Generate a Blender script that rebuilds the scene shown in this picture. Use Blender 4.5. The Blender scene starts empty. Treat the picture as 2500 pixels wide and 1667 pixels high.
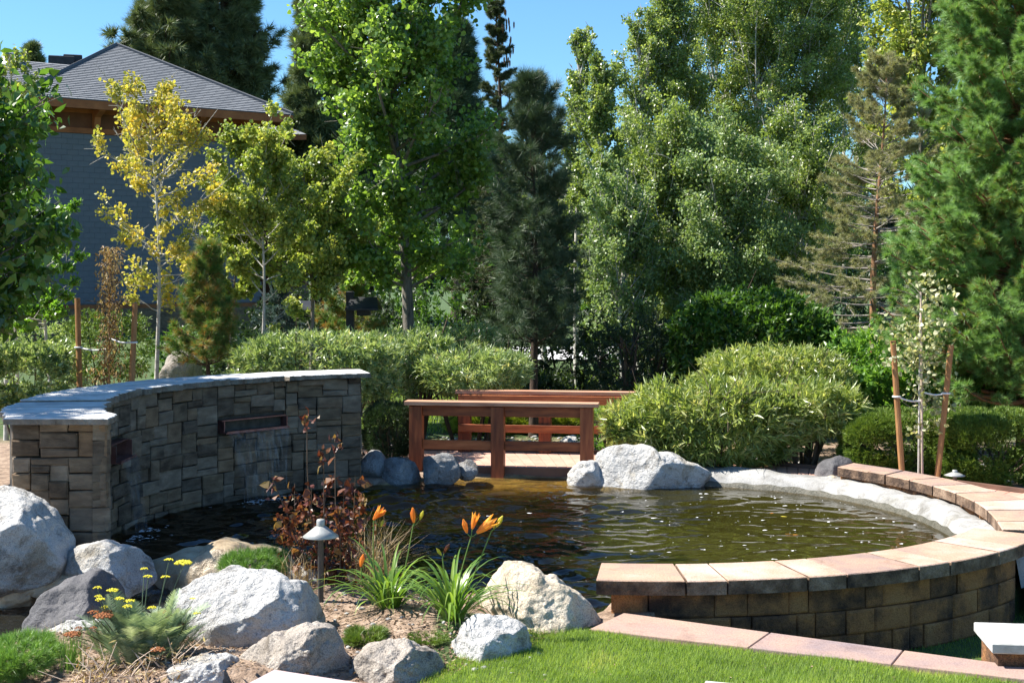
import bpy, math, random
import numpy as np
random.seed(7); rng = np.random.default_rng(11)
SC = bpy.context.scene
COL = SC.collection
PI = math.pi
# ---------------------------------------------------------------- camera, sky, sun
F, CX, HY, CZ = 3300.0, 1250.0, 672.0, 2.2          # focal length in photo pixels, horizon row, eye height
cam = bpy.data.cameras.new('camera'); camo = bpy.data.objects.new('camera', cam); COL.objects.link(camo)
cam.sensor_width = 36; cam.lens = 36 * F / 2500.0; cam.shift_y = -(833.5 - HY) / 2500.0
cam.clip_start = 0.1; cam.clip_end = 3000
camo.location = (0, 0, CZ); camo.rotation_euler = (math.radians(90), 0, 0)
SC.camera = camo
SUN = np.array([-0.62, 0.07, 0.78]); SUN /= np.linalg.norm(SUN)
w = bpy.data.worlds.new('World'); SC.world = w; w.use_nodes = True
nt = w.node_tree; nt.nodes.clear()
sky = nt.nodes.new('ShaderNodeTexSky'); sky.sky_type = 'NISHITA'; sky.sun_disc = False
sky.sun_elevation = math.asin(SUN[2]); sky.sun_rotation = math.atan2(SUN[0], SUN[1])
sky.altitude = 1900; sky.air_density = 1.4; sky.dust_density = 0.3; sky.ozone_density = 2.0
bgn = nt.nodes.new('ShaderNodeBackground'); bgn.inputs[1].default_value = 0.061
wo = nt.nodes.new('ShaderNodeOutputWorld')
tint = nt.nodes.new('ShaderNodeVectorMath'); tint.operation = 'MULTIPLY'; tint.inputs[1].default_value = (.64, .98, 1.25)
nt.links.new(sky.outputs[0], tint.inputs[0]); nt.links.new(tint.outputs[0], bgn.inputs[0]); nt.links.new(bgn.outputs[0], wo.inputs[0])
sl = bpy.data.lights.new('sun', 'SUN'); sl.energy = 5.0; sl.angle = math.radians(0.5); sl.color = (1, 0.95, 0.86)
slo = bpy.data.objects.new('sun', sl); COL.objects.link(slo)
from mathutils import Vector, noise as mnoise
slo.rotation_euler = Vector(SUN).to_track_quat('Z', 'Y').to_euler()
SC.view_settings.view_transform = 'Standard'; SC.view_settings.look = 'None'
SC.view_settings.gamma = 1; SC.view_settings.use_curve_mapping = False
SC.view_settings.exposure = 1.36
SC.render.engine = 'CYCLES'
SC.cycles.max_bounces = 8; SC.cycles.transparent_max_bounces = 16

# ---------------------------------------------------------------- helpers
def X(px, d): return (px - CX) / F * d
def Zp(py, d): return CZ - (py - HY) / F * d
def D(py, z=0.0): return F * (CZ - z) / (py - HY)
def G(px, py, z=0.0):
    d = D(py, z); return (X(px, d), d, z)

def tag(o, label=None, cat=None, group=None, kind=None):
    if label: o['label'] = label
    if cat: o['category'] = cat
    if group: o['group'] = group
    if kind: o['kind'] = kind
    return o
def link(name, me, parent=None, mat=None):
    if mat is not None and not me.materials: me.materials.append(mat)
    o = bpy.data.objects.new(name, me); COL.objects.link(o)
    if parent is not None: o.parent = parent
    return o
def thing(name, loc, label, cat, group=None):
    o = bpy.data.objects.new(name, None); COL.objects.link(o); o.location = loc; o.empty_display_size = .1
    return tag(o, label, cat, group)
def np_mesh(name, V, Fc, rnd=None, smooth=False, attrs=None):
    V = np.asarray(V, dtype=np.float32).reshape(-1, 3); Fc = np.asarray(Fc, dtype=np.int32)
    nf, k = Fc.shape
    me = bpy.data.meshes.new(name)
    me.vertices.add(len(V)); me.vertices.foreach_set('co', V.ravel())
    me.loops.add(nf * k); me.loops.foreach_set('vertex_index', Fc.ravel())
    me.polygons.add(nf); me.polygons.foreach_set('loop_start', np.arange(nf, dtype=np.int32) * k)
    me.polygons.foreach_set('use_smooth', np.full(nf, smooth))
    if rnd is not None:
        a = me.attributes.new('rnd', 'FLOAT', 'FACE'); a.data.foreach_set('value', np.asarray(rnd, dtype=np.float32))
    if attrs:
        for kx, vals in attrs.items():
            a = me.attributes.new(kx, 'FLOAT', 'POINT'); a.data.foreach_set('value', np.asarray(vals, dtype=np.float32))
    me.update(calc_edges=True)
    return me
def local(o, parent):                                # put a mesh given in world coordinates under a thing without moving it
    if parent is not None:
        o.parent = parent; L = parent.location
        o.matrix_parent_inverse.identity()
        o.location = (-L[0], -L[1], -L[2])
    return o
def wobj(name, me, mat, parent=None):
    return local(link(name, me, None, mat), parent)
def py_mesh(name, verts, faces, smooth=False):
    me = bpy.data.meshes.new(name); me.from_pydata([tuple(map(float, v)) for v in verts], [], faces); me.update()
    if smooth: me.polygons.foreach_set('use_smooth', [True] * len(me.polygons))
    return me
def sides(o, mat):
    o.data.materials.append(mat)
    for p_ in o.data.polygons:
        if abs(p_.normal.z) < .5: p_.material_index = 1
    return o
def box_mesh(name, c, s, rz=0.0, bev=0.0):
    """closed box, centre c, size s, turned rz, with chamfered long edges when bev > 0"""
    hx, hy, hz = s[0] / 2, s[1] / 2, s[2] / 2
    if bev <= 0:
        vs = [(a * hx, b * hy, g * hz) for g in (-1, 1) for a, b in ((-1, -1), (1, -1), (1, 1), (-1, 1))]
        fs = [(3, 2, 1, 0), (4, 5, 6, 7), (0, 1, 5, 4), (1, 2, 6, 5), (2, 3, 7, 6), (3, 0, 4, 7)]
    else:
        b = min(bev, hx * .45, hy * .45, hz * .45); vs = []
        for z, ins in ((-hz, b), (-hz + b, 0), (hz - b, 0), (hz, b)):
            x, y = hx - ins, hy - ins
            vs += [(-x, -y, z), (x, -y, z), (x, y, z), (-x, y, z)]
        fs = [(3, 2, 1, 0), (12, 13, 14, 15)]
        for r in range(3):
            for i in range(4):
                j = (i + 1) % 4; fs.append((r * 4 + i, r * 4 + j, r * 4 + 4 + j, r * 4 + 4 + i))
    ca, sa = math.cos(rz), math.sin(rz)
    vs = [(c[0] + x * ca - y * sa, c[1] + x * sa + y * ca, c[2] + z) for x, y, z in vs]
    return py_mesh(name, vs, fs)
def prism_mesh(name, poly, z0, z1, bev=0.0):
    """poly list of (x,y) counter-clockwise; z0/z1 numbers"""
    n = len(poly); cx = sum(p[0] for p in poly) / n; cy = sum(p[1] for p in poly) / n
    vs = [(x, y, z0) for x, y in poly]
    if bev > 0:
        vs += [(x, y, z1 - bev) for x, y in poly]
        for x, y in poly:
            dx, dy = x - cx, y - cy; L = math.hypot(dx, dy) or 1
            vs.append((x - dx / L * bev, y - dy / L * bev, z1))
        rings = 3
    else:
        vs += [(x, y, z1) for x, y in poly]; rings = 2
    fs = [tuple(range(n - 1, -1, -1)), tuple(range((rings - 1) * n, rings * n))]
    for r in range(rings - 1):
        for i in range(n):
            j = (i + 1) % n; fs.append((r * n + i, r * n + j, (r + 1) * n + j, (r + 1) * n + i))
    return py_mesh(name, vs, fs)
def nrm(a): return a / np.maximum(np.linalg.norm(a, axis=-1, keepdims=True), 1e-9)
def tubes(P, R, k=5):
    """P (n,m,3) polylines, R (n,m) radii -> V,F"""
    P = np.asarray(P, float); R = np.asarray(R, float); n, m, _ = P.shape
    T = np.empty_like(P); T[:, 1:-1] = P[:, 2:] - P[:, :-2]; T[:, 0] = P[:, 1] - P[:, 0]; T[:, -1] = P[:, -1] - P[:, -2]
    T = nrm(T); ref = np.zeros_like(T); up = np.abs(T[..., 2].mean(1)) > .75
    ref[up] = (1, 0, 0); ref[~up] = (0, 0, 1)
    N = nrm(np.cross(T, ref)); B = np.cross(T, N)
    a = np.arange(k) * 2 * PI / k
    V = P[:, :, None, :] + R[:, :, None, None] * (np.cos(a)[None, None, :, None] * N[:, :, None, :] + np.sin(a)[None, None, :, None] * B[:, :, None, :])
    idx = np.arange(n * m * k).reshape(n, m, k)
    A = idx[:, :-1, :]; Bx = np.roll(idx, -1, axis=2)[:, :-1, :]; Cx = np.roll(idx, -1, axis=2)[:, 1:, :]; Dx = idx[:, 1:, :]
    return V.reshape(-1, 3), np.stack([A, Dx, Cx, Bx], -1).reshape(-1, 4)
class Acc:
    def __init__(s): s.V = []; s.F = []; s.n = 0; s.r = []
    def add(s, V, Fc, rnd=None):
        s.V.append(V); s.F.append(Fc + s.n); s.n += len(V)
        s.r.append(rnd if rnd is not None else np.zeros(len(Fc)))
    def mesh(s, name, smooth=False, rnd=False):
        return np_mesh(name, np.concatenate(s.V), np.concatenate(s.F), np.concatenate(s.r) if rnd else None, smooth)
def one_tube(pts, rad, k=8):
    return tubes(np.array([pts]), np.array([rad]), k)
def spline(pts, n):
    pts = np.array(pts, float); m = len(pts); out = []
    for t in np.linspace(0, m - 1 - 1e-6, n):
        i = int(t); u = t - i
        p0 = pts[max(i - 1, 0)]; p1 = pts[i]; p2 = pts[i + 1]; p3 = pts[min(i + 2, m - 1)]
        out.append(.5 * ((2 * p1) + (-p0 + p2) * u + (2 * p0 - 5 * p1 + 4 * p2 - p3) * u * u + (-p0 + 3 * p1 - 3 * p2 + p3) * u ** 3))
    return np.array(out)

SH = {'r': ([0, .42, 1, .42], [0, .5, 0, -.5]),
      'o': ([0, .28, .72, 1, .72, .28], [0, .5, .42, 0, -.42, -.5]),
      'l': ([0, .3, .65, 1, .65, .3], [0, .5, .38, 0, -.38, -.5])}
def leaves(P, Dr, L, ratio=.6, shape='r', updir=0.0, cup=.18):
    n = len(P); Dr = nrm(Dr); L = np.broadcast_to(np.asarray(L, float), (n,)) * rng.uniform(.65, 1.25, n)
    R = rng.normal(size=(n, 3)); R[:, 2] += updir
    N = nrm(R - (R * Dr).sum(1)[:, None] * Dr); S = np.cross(Dr, N)
    a, b = (np.array(q) for q in SH[shape]); k = len(a)
    lift = np.abs(b) * cup * 2 - a * a * .15
    V = P[:, None, :] + L[:, None, None] * (a[None, :, None] * Dr[:, None, :] + b[None, :, None] * ratio * S[:, None, :] + lift[None, :, None] * N[:, None, :] * ratio)
    return V.reshape(-1, 3), np.arange(n * k).reshape(n, k)
def needles(P, Dr, K, L, wd, spread=.8):
    """K thin needles fanning from each point"""
    n = len(P); P = np.repeat(P, K, 0); Dr = np.repeat(nrm(Dr), K, 0)
    Dn = nrm(Dr + rng.normal(size=P.shape) * spread)
    Ln = L * rng.uniform(.6, 1.15, n * K)[:, None]; S = nrm(np.cross(Dn, rng.normal(size=P.shape))) * wd / 2
    V = np.stack([P - S, P + S, P + Dn * Ln], 1)
    return V.reshape(-1, 3), np.arange(n * K * 3).reshape(-1, 3)

# ---------------------------------------------------------------- materials
def new_mat(name):
    m = bpy.data.materials.new(name); m.use_nodes = True; t = m.node_tree; t.nodes.clear()
    o = t.nodes.new('ShaderNodeOutputMaterial'); return m, t, o
def nd(t, ty, **kw):
    n = t.nodes.new(ty)
    for k, v in kw.items():
        if k.startswith('i'): n.inputs[int(k[1:])].default_value = v
        else: setattr(n, k, v)
    return n
def ramp(t, fac, stops):
    r = t.nodes.new('ShaderNodeValToRGB'); e = r.color_ramp.elements
    while len(e) < len(stops): e.new(.5)
    for i, (p, c) in enumerate(stops): e[i].position = p; e[i].color = (*c, 1)
    t.links.new(fac, r.inputs[0]); return r.outputs[0]
def leaf_mat(name, stops, rough=.42, trans=.35, tc=1.5, spec=.5, clump=3.0):
    m, t, o = new_mat(name)
    at = nd(t, 'ShaderNodeAttribute', attribute_name='rnd')
    tcn = nd(t, 'ShaderNodeTexCoord'); nz = nd(t, 'ShaderNodeTexNoise'); nz.inputs['Scale'].default_value = clump
    t.links.new(tcn.outputs['Object'], nz.inputs['Vector'])
    mx = nd(t, 'ShaderNodeMath', operation='MULTIPLY_ADD'); mx.inputs[1].default_value = .9
    s = nd(t, 'ShaderNodeMath', operation='MULTIPLY_ADD'); s.inputs[1].default_value = .7; s.inputs[2].default_value = -.36
    t.links.new(nz.outputs['Fac'], s.inputs[0]); t.links.new(at.outputs['Fac'], mx.inputs[0]); t.links.new(s.outputs[0], mx.inputs[2])
    c = ramp(t, mx.outputs[0], stops)
    p = nd(t, 'ShaderNodeBsdfPrincipled'); t.links.new(c, p.inputs['Base Color']); p.inputs['Roughness'].default_value = rough
    p.inputs['Specular IOR Level'].default_value = spec
    tr = nd(t, 'ShaderNodeBsdfTranslucent'); g = nd(t, 'ShaderNodeVectorMath', operation='MULTIPLY'); g.inputs[1].default_value = (tc * 1.12, tc * 1.10, tc * .55)
    t.links.new(c, g.inputs[0]); t.links.new(g.outputs[0], tr.inputs['Color'])
    mix = nd(t, 'ShaderNodeMixShader', i0=trans); t.links.new(p.outputs[0], mix.inputs[1]); t.links.new(tr.outputs[0], mix.inputs[2])
    t.links.new(mix.outputs[0], o.inputs[0]); return m
def surf_mat(name, stops, scale=8.0, rough=.85, bump=.3, bscale=None, detail=8, objrand=0.0, stretch=(1, 1, 1), spec=.35, bdist=.01, speck=0.0, huevar=None, metallic=0.0, stain=None):
    """noise coloured surface; objrand shifts the ramp per object so that pieces differ"""
    m, t, o = new_mat(name)
    tcn = nd(t, 'ShaderNodeTexCoord'); mp = nd(t, 'ShaderNodeMapping'); mp.inputs['Scale'].default_value = stretch
    t.links.new(tcn.outputs['Object'], mp.inputs[0])
    nz = nd(t, 'ShaderNodeTexNoise'); nz.inputs['Scale'].default_value = scale; nz.inputs['Detail'].default_value = detail; nz.inputs['Roughness'].default_value = .6
    t.links.new(mp.outputs[0], nz.inputs['Vector']); fac = nz.outputs['Fac']
    if objrand:
        oi = nd(t, 'ShaderNodeObjectInfo'); a = nd(t, 'ShaderNodeMath', operation='MULTIPLY_ADD'); a.inputs[1].default_value = objrand; a.inputs[2].default_value = -objrand / 2
        t.links.new(oi.outputs['Random'], a.inputs[0]); b = nd(t, 'ShaderNodeMath', operation='ADD'); t.links.new(a.outputs[0], b.inputs[0]); t.links.new(fac, b.inputs[1]); fac = b.outputs[0]
    c = ramp(t, fac, stops)
    if speck:
        n2 = nd(t, 'ShaderNodeTexNoise'); n2.inputs['Scale'].default_value = 130; n2.inputs['Detail'].default_value = 3
        t.links.new(tcn.outputs['Object'], n2.inputs['Vector'])
        f2 = ramp(t, n2.outputs['Fac'], [(.36, (1 - speck,) * 3), (.5, (1, 1, 1)), (.66, (1 + speck * .4,) * 3)])
        mu = nd(t, 'ShaderNodeMix', data_type='RGBA', blend_type='MULTIPLY'); mu.inputs[0].default_value = 1
        t.links.new(c, mu.inputs[6]); t.links.new(f2, mu.inputs[7]); c = mu.outputs[2]
    if stain:                                              # (scale, threshold, colour multiplier): lichen, grime and weathered patches
        for k_, (sc_, th_, cm_) in enumerate(stain):
            n3 = nd(t, 'ShaderNodeTexNoise'); n3.inputs['Scale'].default_value = sc_; n3.inputs['Detail'].default_value = 7; n3.inputs['Roughness'].default_value = .7; n3.inputs['Distortion'].default_value = .6
            of = nd(t, 'ShaderNodeVectorMath', operation='ADD'); oi_ = nd(t, 'ShaderNodeObjectInfo'); t.links.new(tcn.outputs['Object'], of.inputs[0]); cx_ = nd(t, 'ShaderNodeCombineXYZ')
            ml_ = nd(t, 'ShaderNodeMath', operation='MULTIPLY'); ml_.inputs[1].default_value = 37 + 11 * k_; t.links.new(oi_.outputs['Random'], ml_.inputs[0]); t.links.new(ml_.outputs[0], cx_.inputs[0]); t.links.new(cx_.outputs[0], of.inputs[1])
            t.links.new(of.outputs[0], n3.inputs['Vector']); f3 = ramp(t, n3.outputs['Fac'], [(th_, (1, 1, 1)), (th_ + .10, cm_)])
            mu = nd(t, 'ShaderNodeMix', data_type='RGBA', blend_type='MULTIPLY'); mu.inputs[0].default_value = 1
            t.links.new(c, mu.inputs[6]); t.links.new(f3, mu.inputs[7]); c = mu.outputs[2]
    if huevar:
        oi = nd(t, 'ShaderNodeObjectInfo'); hr = ramp(t, oi.outputs['Random'], huevar)
        mu = nd(t, 'ShaderNodeMix', data_type='RGBA', blend_type='MULTIPLY'); mu.inputs[0].default_value = 1
        t.links.new(c, mu.inputs[6]); t.links.new(hr, mu.inputs[7]); c = mu.outputs[2]
    p = nd(t, 'ShaderNodeBsdfPrincipled'); t.links.new(c, p.inputs['Base Color'])
    p.inputs['Roughness'].default_value = rough; p.inputs['Specular IOR Level'].default_value = spec; p.inputs['Metallic'].default_value = metallic
    if bump:
        nb = nd(t, 'ShaderNodeTexNoise'); nb.inputs['Scale'].default_value = bscale or scale * 5; nb.inputs['Detail'].default_value = 6; nb.inputs['Roughness'].default_value = .65
        t.links.new(mp.outputs[0], nb.inputs['Vector'])
        bp = nd(t, 'ShaderNodeBump'); bp.inputs['Strength'].default_value = bump; bp.inputs['Distance'].default_value = bdist
        t.links.new(nb.outputs['Fac'], bp.inputs['Height']); t.links.new(bp.outputs[0], p.inputs['Normal'])
    t.links.new(p.outputs[0], o.inputs[0]); return m

g3 = lambda a: (a, a, a)
M = {}
M['granite'] = surf_mat('granite', [(.25, (.20, .18, .16)), (.40, (.42, .41, .395)), (.6, (.56, .55, .53)), (.8, (.64, .63, .61))], 3.2, .9, 1, 20, speck=.3, bdist=.05, stain=[(7, .54, (.52, .50, .47)), (2.2, .56, (.74, .68, .58)), (26, .60, (.45, .44, .43))])
M['granite_tan'] = surf_mat('granite_tan', [(.25, (.24, .18, .12)), (.45, (.48, .40, .30)), (.7, (.62, .55, .45))], 3.5, .9, .9, 14, speck=.4, bdist=.04, stain=[(7, .54, (.52, .50, .47)), (2.2, .56, (.74, .68, .58)), (26, .60, (.45, .44, .43))])
M['granite_brown'] = surf_mat('granite_brown', [(.25, (.17, .145, .12)), (.5, (.33, .29, .25)), (.75, (.44, .40, .35))], 4, .9, 1, 14, speck=.4, bdist=.04, stain=[(7, .54, (.52, .50, .47)), (2.2, .56, (.74, .68, .58)), (26, .60, (.45, .44, .43))])
M['granite_dark'] = surf_mat('granite_dark', [(.3, (.05, .05, .055)), (.6, (.11, .105, .11)), (.8, (.2, .19, .19))], 4, .7, .9, 12, speck=.3, bdist=.03)
M['granite_grey'] = surf_mat('granite_grey', [(.25, (.10, .10, .10)), (.45, (.22, .215, .21)), (.65, (.34, .335, .325)), (.8, (.46, .45, .44))], 4, .9, 1, 22, speck=.35, bdist=.05, stain=[(7, .54, (.55, .52, .48)), (2.2, .56, (.74, .68, .58))])
M['wet_rock'] = surf_mat('wet_rock', [(.3, (.16, .11, .065)), (.5, (.40, .31, .20)), (.75, (.55, .46, .32))], 6, .32, .8, 20, spec=.6, bdist=.02)
M['veneer'] = surf_mat('veneer', [(.2, (.055, .038, .025)), (.45, (.145, .107, .073)), (.7, (.25, .19, .13)), (.9, (.38, .30, .21))], 6, .9, .9, 22, objrand=.36, stretch=(1, 1, 2.5), bdist=.012,
                       huevar=[(0, (1.0, .93, .84)), (.2, (.88, .93, 1.0)), (.4, (1.08, 1.0, .85)), (.55, (.85, .88, .93)), (.7, (1.08, .93, .78)), (.85, (.92, .95, 1)), (1, (.8, .8, .84))])
M['mortar'] = surf_mat('mortar', [(.3, (.05, .043, .035)), (.7, (.11, .095, .08))], 20, .95, .3)
M['coping'] = surf_mat('coping', [(.25, (.40, .395, .385)), (.5, (.60, .59, .57)), (.8, (.70, .69, .67))], 4, .85, .9, 18, objrand=.2, bdist=.025, stain=[(6, .55, (.68, .68, .7))])
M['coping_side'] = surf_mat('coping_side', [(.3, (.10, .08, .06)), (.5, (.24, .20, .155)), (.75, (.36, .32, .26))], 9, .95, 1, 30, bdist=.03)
M['concrete'] = surf_mat('concrete', [(.3, (.18, .175, .165)), (.5, (.29, .285, .275)), (.8, (.38, .375, .36))], 5, .92, .6, 30, bdist=.015, speck=.25, stain=[(6, .55, (.72, .70, .66)), (2, .55, (.8, .78, .72))])
M['wet_concrete'] = surf_mat('wet_concrete', [(.3, (.05, .05, .035)), (.7, (.12, .11, .085))], 12, .4, .8, 40, bdist=.02)
M['cap'] = surf_mat('cap', [(.25, (.27, .19, .165)), (.5, (.42, .275, .19)), (.75, (.48, .37, .31))], 2.5, .88, .8, 70, objrand=.4, bdist=.008, speck=.3, stain=[(5, .56, (.78, .72, .66)), (30, .62, (.6, .56, .52))])
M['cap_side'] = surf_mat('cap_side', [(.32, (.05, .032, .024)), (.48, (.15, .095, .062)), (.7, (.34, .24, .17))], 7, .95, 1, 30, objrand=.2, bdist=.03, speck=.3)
M['paver'] = surf_mat('paver', [(.25, (.21, .165, .175)), (.45, (.31, .215, .185)), (.75, (.40, .265, .19))], 2.2, .85, .6, 60, objrand=.25, bdist=.006, speck=.2, stain=[(4, .55, (.8, .78, .78)), (24, .63, (.66, .62, .6))])
M['block'] = surf_mat('block', [(.32, (.055, .032, .022)), (.44, (.17, .085, .042)), (.56, (.34, .155, .06)), (.8, (.38, .20, .085))], 4.5, .95, 1, 35, objrand=.2, bdist=.02, speck=.35)
M['plum_slab'] = surf_mat('plum_slab', [(.3, (.36, .28, .29)), (.7, (.46, .37, .36))], 3, .8, .3, 40, bdist=.004)
M['redwood'] = surf_mat('redwood', [(.25, (.14, .035, .012)), (.5, (.32, .088, .026)), (.75, (.46, .15, .05))], 3.5, .5, .4, 22, stretch=(1, 8, 8), objrand=.2, bdist=.004, spec=.4)
M['redwood_post'] = surf_mat('redwood_post', [(.25, (.10, .024, .010)), (.5, (.25, .062, .02)), (.75, (.38, .115, .038))], 3.5, .5, .4, 22, stretch=(7, 7, .8), objrand=.2, bdist=.004, spec=.4)
M['rail_top'] = surf_mat('rail_top', [(.25, (.36, .17, .10)), (.6, (.55, .31, .20)), (.85, (.62, .40, .28))], 3, .6, .3, 25, stretch=(1, 8, 8), objrand=.2, bdist=.003)
M['deck'] = surf_mat('deck', [(.3, (.42, .23, .17)), (.7, (.56, .34, .26))], 4, .7, .2, 30, objrand=.25, bdist=.003)
M['deck_edge'] = surf_mat('deck_edge', [(.3, (.10, .055, .04)), (.7, (.17, .09, .06))], 4, .7, .2)
M['stake'] = surf_mat('stake', [(.3, (.26, .12, .045)), (.7, (.42, .22, .09))], 5, .7, .4, 30, stretch=(5, 5, 1), bdist=.004)
M['pale_stake'] = surf_mat('pale_stake', [(.3, (.5, .38, .28)), (.7, (.62, .5, .4))], 5, .8, .2, stretch=(5, 5, 1))
M['strap'] = surf_mat('strap', [(.3, (.6, .6, .6)), (.7, (.75, .75, .75))], 20, .6, .1)
M['black'] = surf_mat('black', [(.3, (.012, .013, .015)), (.7, (.03, .032, .036))], 8, .5, .1)
M['bronze'] = surf_mat('bronze', [(.3, (.045, .045, .042)), (.7, (.085, .085, .08))], 12, .45, .1)
M['lamp_hat'] = surf_mat('lamp_hat', [(.3, (.30, .30, .28)), (.7, (.42, .42, .40))], 14, .42, .15, metallic=.3)
M['copper'] = surf_mat('copper', [(.3, (.12, .05, .045)), (.7, (.30, .15, .13))], 8, .35, .2, metallic=.5)
M['bark_grey'] = surf_mat('bark_grey', [(.3, (.10, .085, .07)), (.7, (.28, .25, .21))], 9, .9, .8, 30, stretch=(3, 3, .6), bdist=.02)
M['bark_pale'] = surf_mat('bark_pale', [(.28, (.08, .07, .06)), (.4, (.40, .38, .34)), (.8, (.62, .60, .55))], 7, .85, .4, 30, stretch=(1, 1, 1.5), bdist=.01)
M['bark_brown'] = surf_mat('bark_brown', [(.3, (.035, .024, .018)), (.7, (.11, .075, .055))], 9, .95, .9, 30, stretch=(3, 3, .6), bdist=.02)
M['bark_orange'] = surf_mat('bark_orange', [(.3, (.16, .08, .04)), (.7, (.38, .20, .10))], 9, .9, .8, 25, stretch=(3, 3, .8), bdist=.02)
M['twig_grey'] = surf_mat('twig_grey', [(.3, (.20, .17, .15)), (.7, (.40, .36, .33))], 9, .9, 0)
M['shrub_wood'] = surf_mat('shrub_wood', [(.3, (.05, .035, .025)), (.7, (.13, .09, .06))], 9, .9, .5)
M['straw'] = leaf_mat('straw', [(.1, (.25, .15, .07)), (.5, (.44, .32, .17)), (.9, (.55, .46, .30))], .6, .3, 1.2)
M['soil'] = surf_mat('soil', [(.3, (.13, .08, .05)), (.5, (.27, .18, .12)), (.7, (.42, .31, .23))], 20, .95, 1, 45, bdist=.03)
M['house_block'] = surf_mat('house_block', [(.3, (.125, .135, .152)), (.7, (.15, .16, .18))], 1.2, .95, .4, 30, objrand=.10, bdist=.01)
M['house_joint'] = surf_mat('house_joint', [(.3, (.12, .13, .147)), (.7, (.145, .155, .175))], 3, .95, .1)
M['house_wood'] = surf_mat('house_wood', [(.3, (.22, .07, .022)), (.7, (.36, .125, .04))], 2, .7, .2, objrand=.2)
M['house_panel'] = surf_mat('house_panel', [(.3, (.10, .035, .015)), (.7, (.16, .06, .025))], 2, .8, .2)
M['white_foam'] = surf_mat('white_foam', [(.3, (.7, .7, .7)), (.7, (.82, .82, .82))], 20, .7, .1)
M['white_slab'] = surf_mat('white_slab', [(.3, (.36, .355, .34)), (.7, (.48, .475, .46))], 5, .85, .4, 40, bdist=.006, stain=[(5, .56, (.8, .79, .76))])
M['steel'] = surf_mat('steel', [(.3, (.5, .5, .5)), (.7, (.6, .6, .6))], 5, .35, .1, metallic=.6)
M['flower_orange'] = leaf_mat('flower_orange', [(.1, (.75, .22, .03)), (.6, (.85, .36, .06)), (.9, (.9, .5, .1))], .5, .35, 1.1)
M['flower_bud'] = leaf_mat('flower_bud', [(.1, (.5, .5, .06)), (.9, (.8, .62, .08))], .5, .3, 1.1)
M['yarrow_yellow'] = surf_mat('yarrow_yellow', [(.3, (.42, .36, .02)), (.7, (.80, .72, .05))], 60, .8, .8, 120, bdist=.01)
M['yarrow_brown'] = surf_mat('yarrow_brown', [(.3, (.14, .045, .015)), (.7, (.36, .14, .05))], 60, .9, .8, 120, bdist=.01)
M['pink'] = leaf_mat('pink', [(.1, (.5, .04, .25)), (.9, (.7, .1, .4))], .5, .3, 1.1)
# foliage
M['aspen'] = leaf_mat('aspen', [(.05, (.08, .125, .03)), (.45, (.18, .25, .07)), (.9, (.33, .39, .13))], .36, .4, 1.7, .7, 1.2)
M['aspen_blue'] = leaf_mat('aspen_blue', [(.05, (.08, .14, .05)), (.45, (.19, .28, .10)), (.9, (.36, .44, .21))], .42, .35, 1.5, .6, 1.2)
M['cottonwood'] = leaf_mat('cottonwood', [(.05, (.07, .13, .022)), (.45, (.15, .25, .045)), (.9, (.26, .36, .09))], .33, .45, 1.7, .7, 1.5)
M['aspen_light'] = leaf_mat('aspen_light', [(.05, (.10, .15, .03)), (.45, (.24, .31, .07)), (.85, (.44, .44, .12))], .4, .4, 1.6, .6, 2)
M['aspen_yellow'] = leaf_mat('aspen_yellow', [(.05, (.18, .21, .05)), (.4, (.42, .40, .09)), (.72, (.62, .50, .09)), (.98, (.66, .42, .06))], .45, .4, 1.4, .5, 2)
M['pale_leaf'] = leaf_mat('pale_leaf', [(.05, (.16, .19, .07)), (.5, (.40, .42, .22)), (.9, (.60, .58, .40))], .4, .35, 1.3)
M['birch'] = leaf_mat('birch', [(.05, (.05, .12, .015)), (.5, (.12, .24, .03)), (.9, (.2, .33, .05))], .4, .5, 1.8, .6)
M['magnolia'] = leaf_mat('magnolia', [(.05, (.03, .07, .012)), (.5, (.075, .16, .025)), (.9, (.14, .25, .045))], .3, .35, 1.7, .7)
M['pine'] = leaf_mat('pine', [(.05, (.06, .09, .035)), (.5, (.13, .17, .065)), (.9, (.22, .26, .11))], .5, .15, 1.3)
M['pine_dark'] = leaf_mat('pine_dark', [(.05, (.03, .055, .025)), (.5, (.06, .105, .05)), (.9, (.13, .18, .09))], .5, .12, 1.3)
M['pine_red'] = leaf_mat('pine_red', [(.05, (.08, .16, .03)), (.5, (.13, .25, .05)), (.66, (.40, .22, .05)), (.95, (.50, .22, .07))], .5, .2, 1.3, clump=6)
M['sequoia'] = leaf_mat('sequoia', [(.03, (.40, .20, .05)), (.11, (.13, .21, .04)), (.5, (.20, .36, .11)), (.9, (.34, .50, .20))], .5, .25, 1.4, clump=2.5)
M['brown_spruce'] = leaf_mat('brown_spruce', [(.05, (.14, .15, .07)), (.4, (.27, .29, .13)), (.7, (.38, .36, .19)), (.95, (.40, .30, .14))], .6, .25, 1.2)
M['spruce'] = leaf_mat('spruce', [(.05, (.04, .06, .025)), (.6, (.09, .12, .05)), (.95, (.16, .18, .08))], .5, .15, 1.3)
M['blue_spruce'] = leaf_mat('blue_spruce', [(.05, (.04, .08, .08)), (.9, (.12, .19, .18))], .5, .15, 1.2)
M['oleander'] = leaf_mat('oleander', [(.05, (.07, .12, .02)), (.35, (.21, .28, .07)), (.7, (.40, .45, .17)), (.95, (.56, .50, .27))], .36, .4, 1.4, .7)
M['oleander_grey'] = leaf_mat('oleander_grey', [(.05, (.07, .13, .035)), (.4, (.25, .34, .13)), (.75, (.44, .51, .26)), (.95, (.56, .50, .27))], .36, .35, 1.3, .8)
M['hedge_green'] = leaf_mat('hedge_green', [(.05, (.06, .13, .02)), (.5, (.14, .28, .045)), (.9, (.25, .38, .08))], .38, .4, 1.6, .6)
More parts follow.
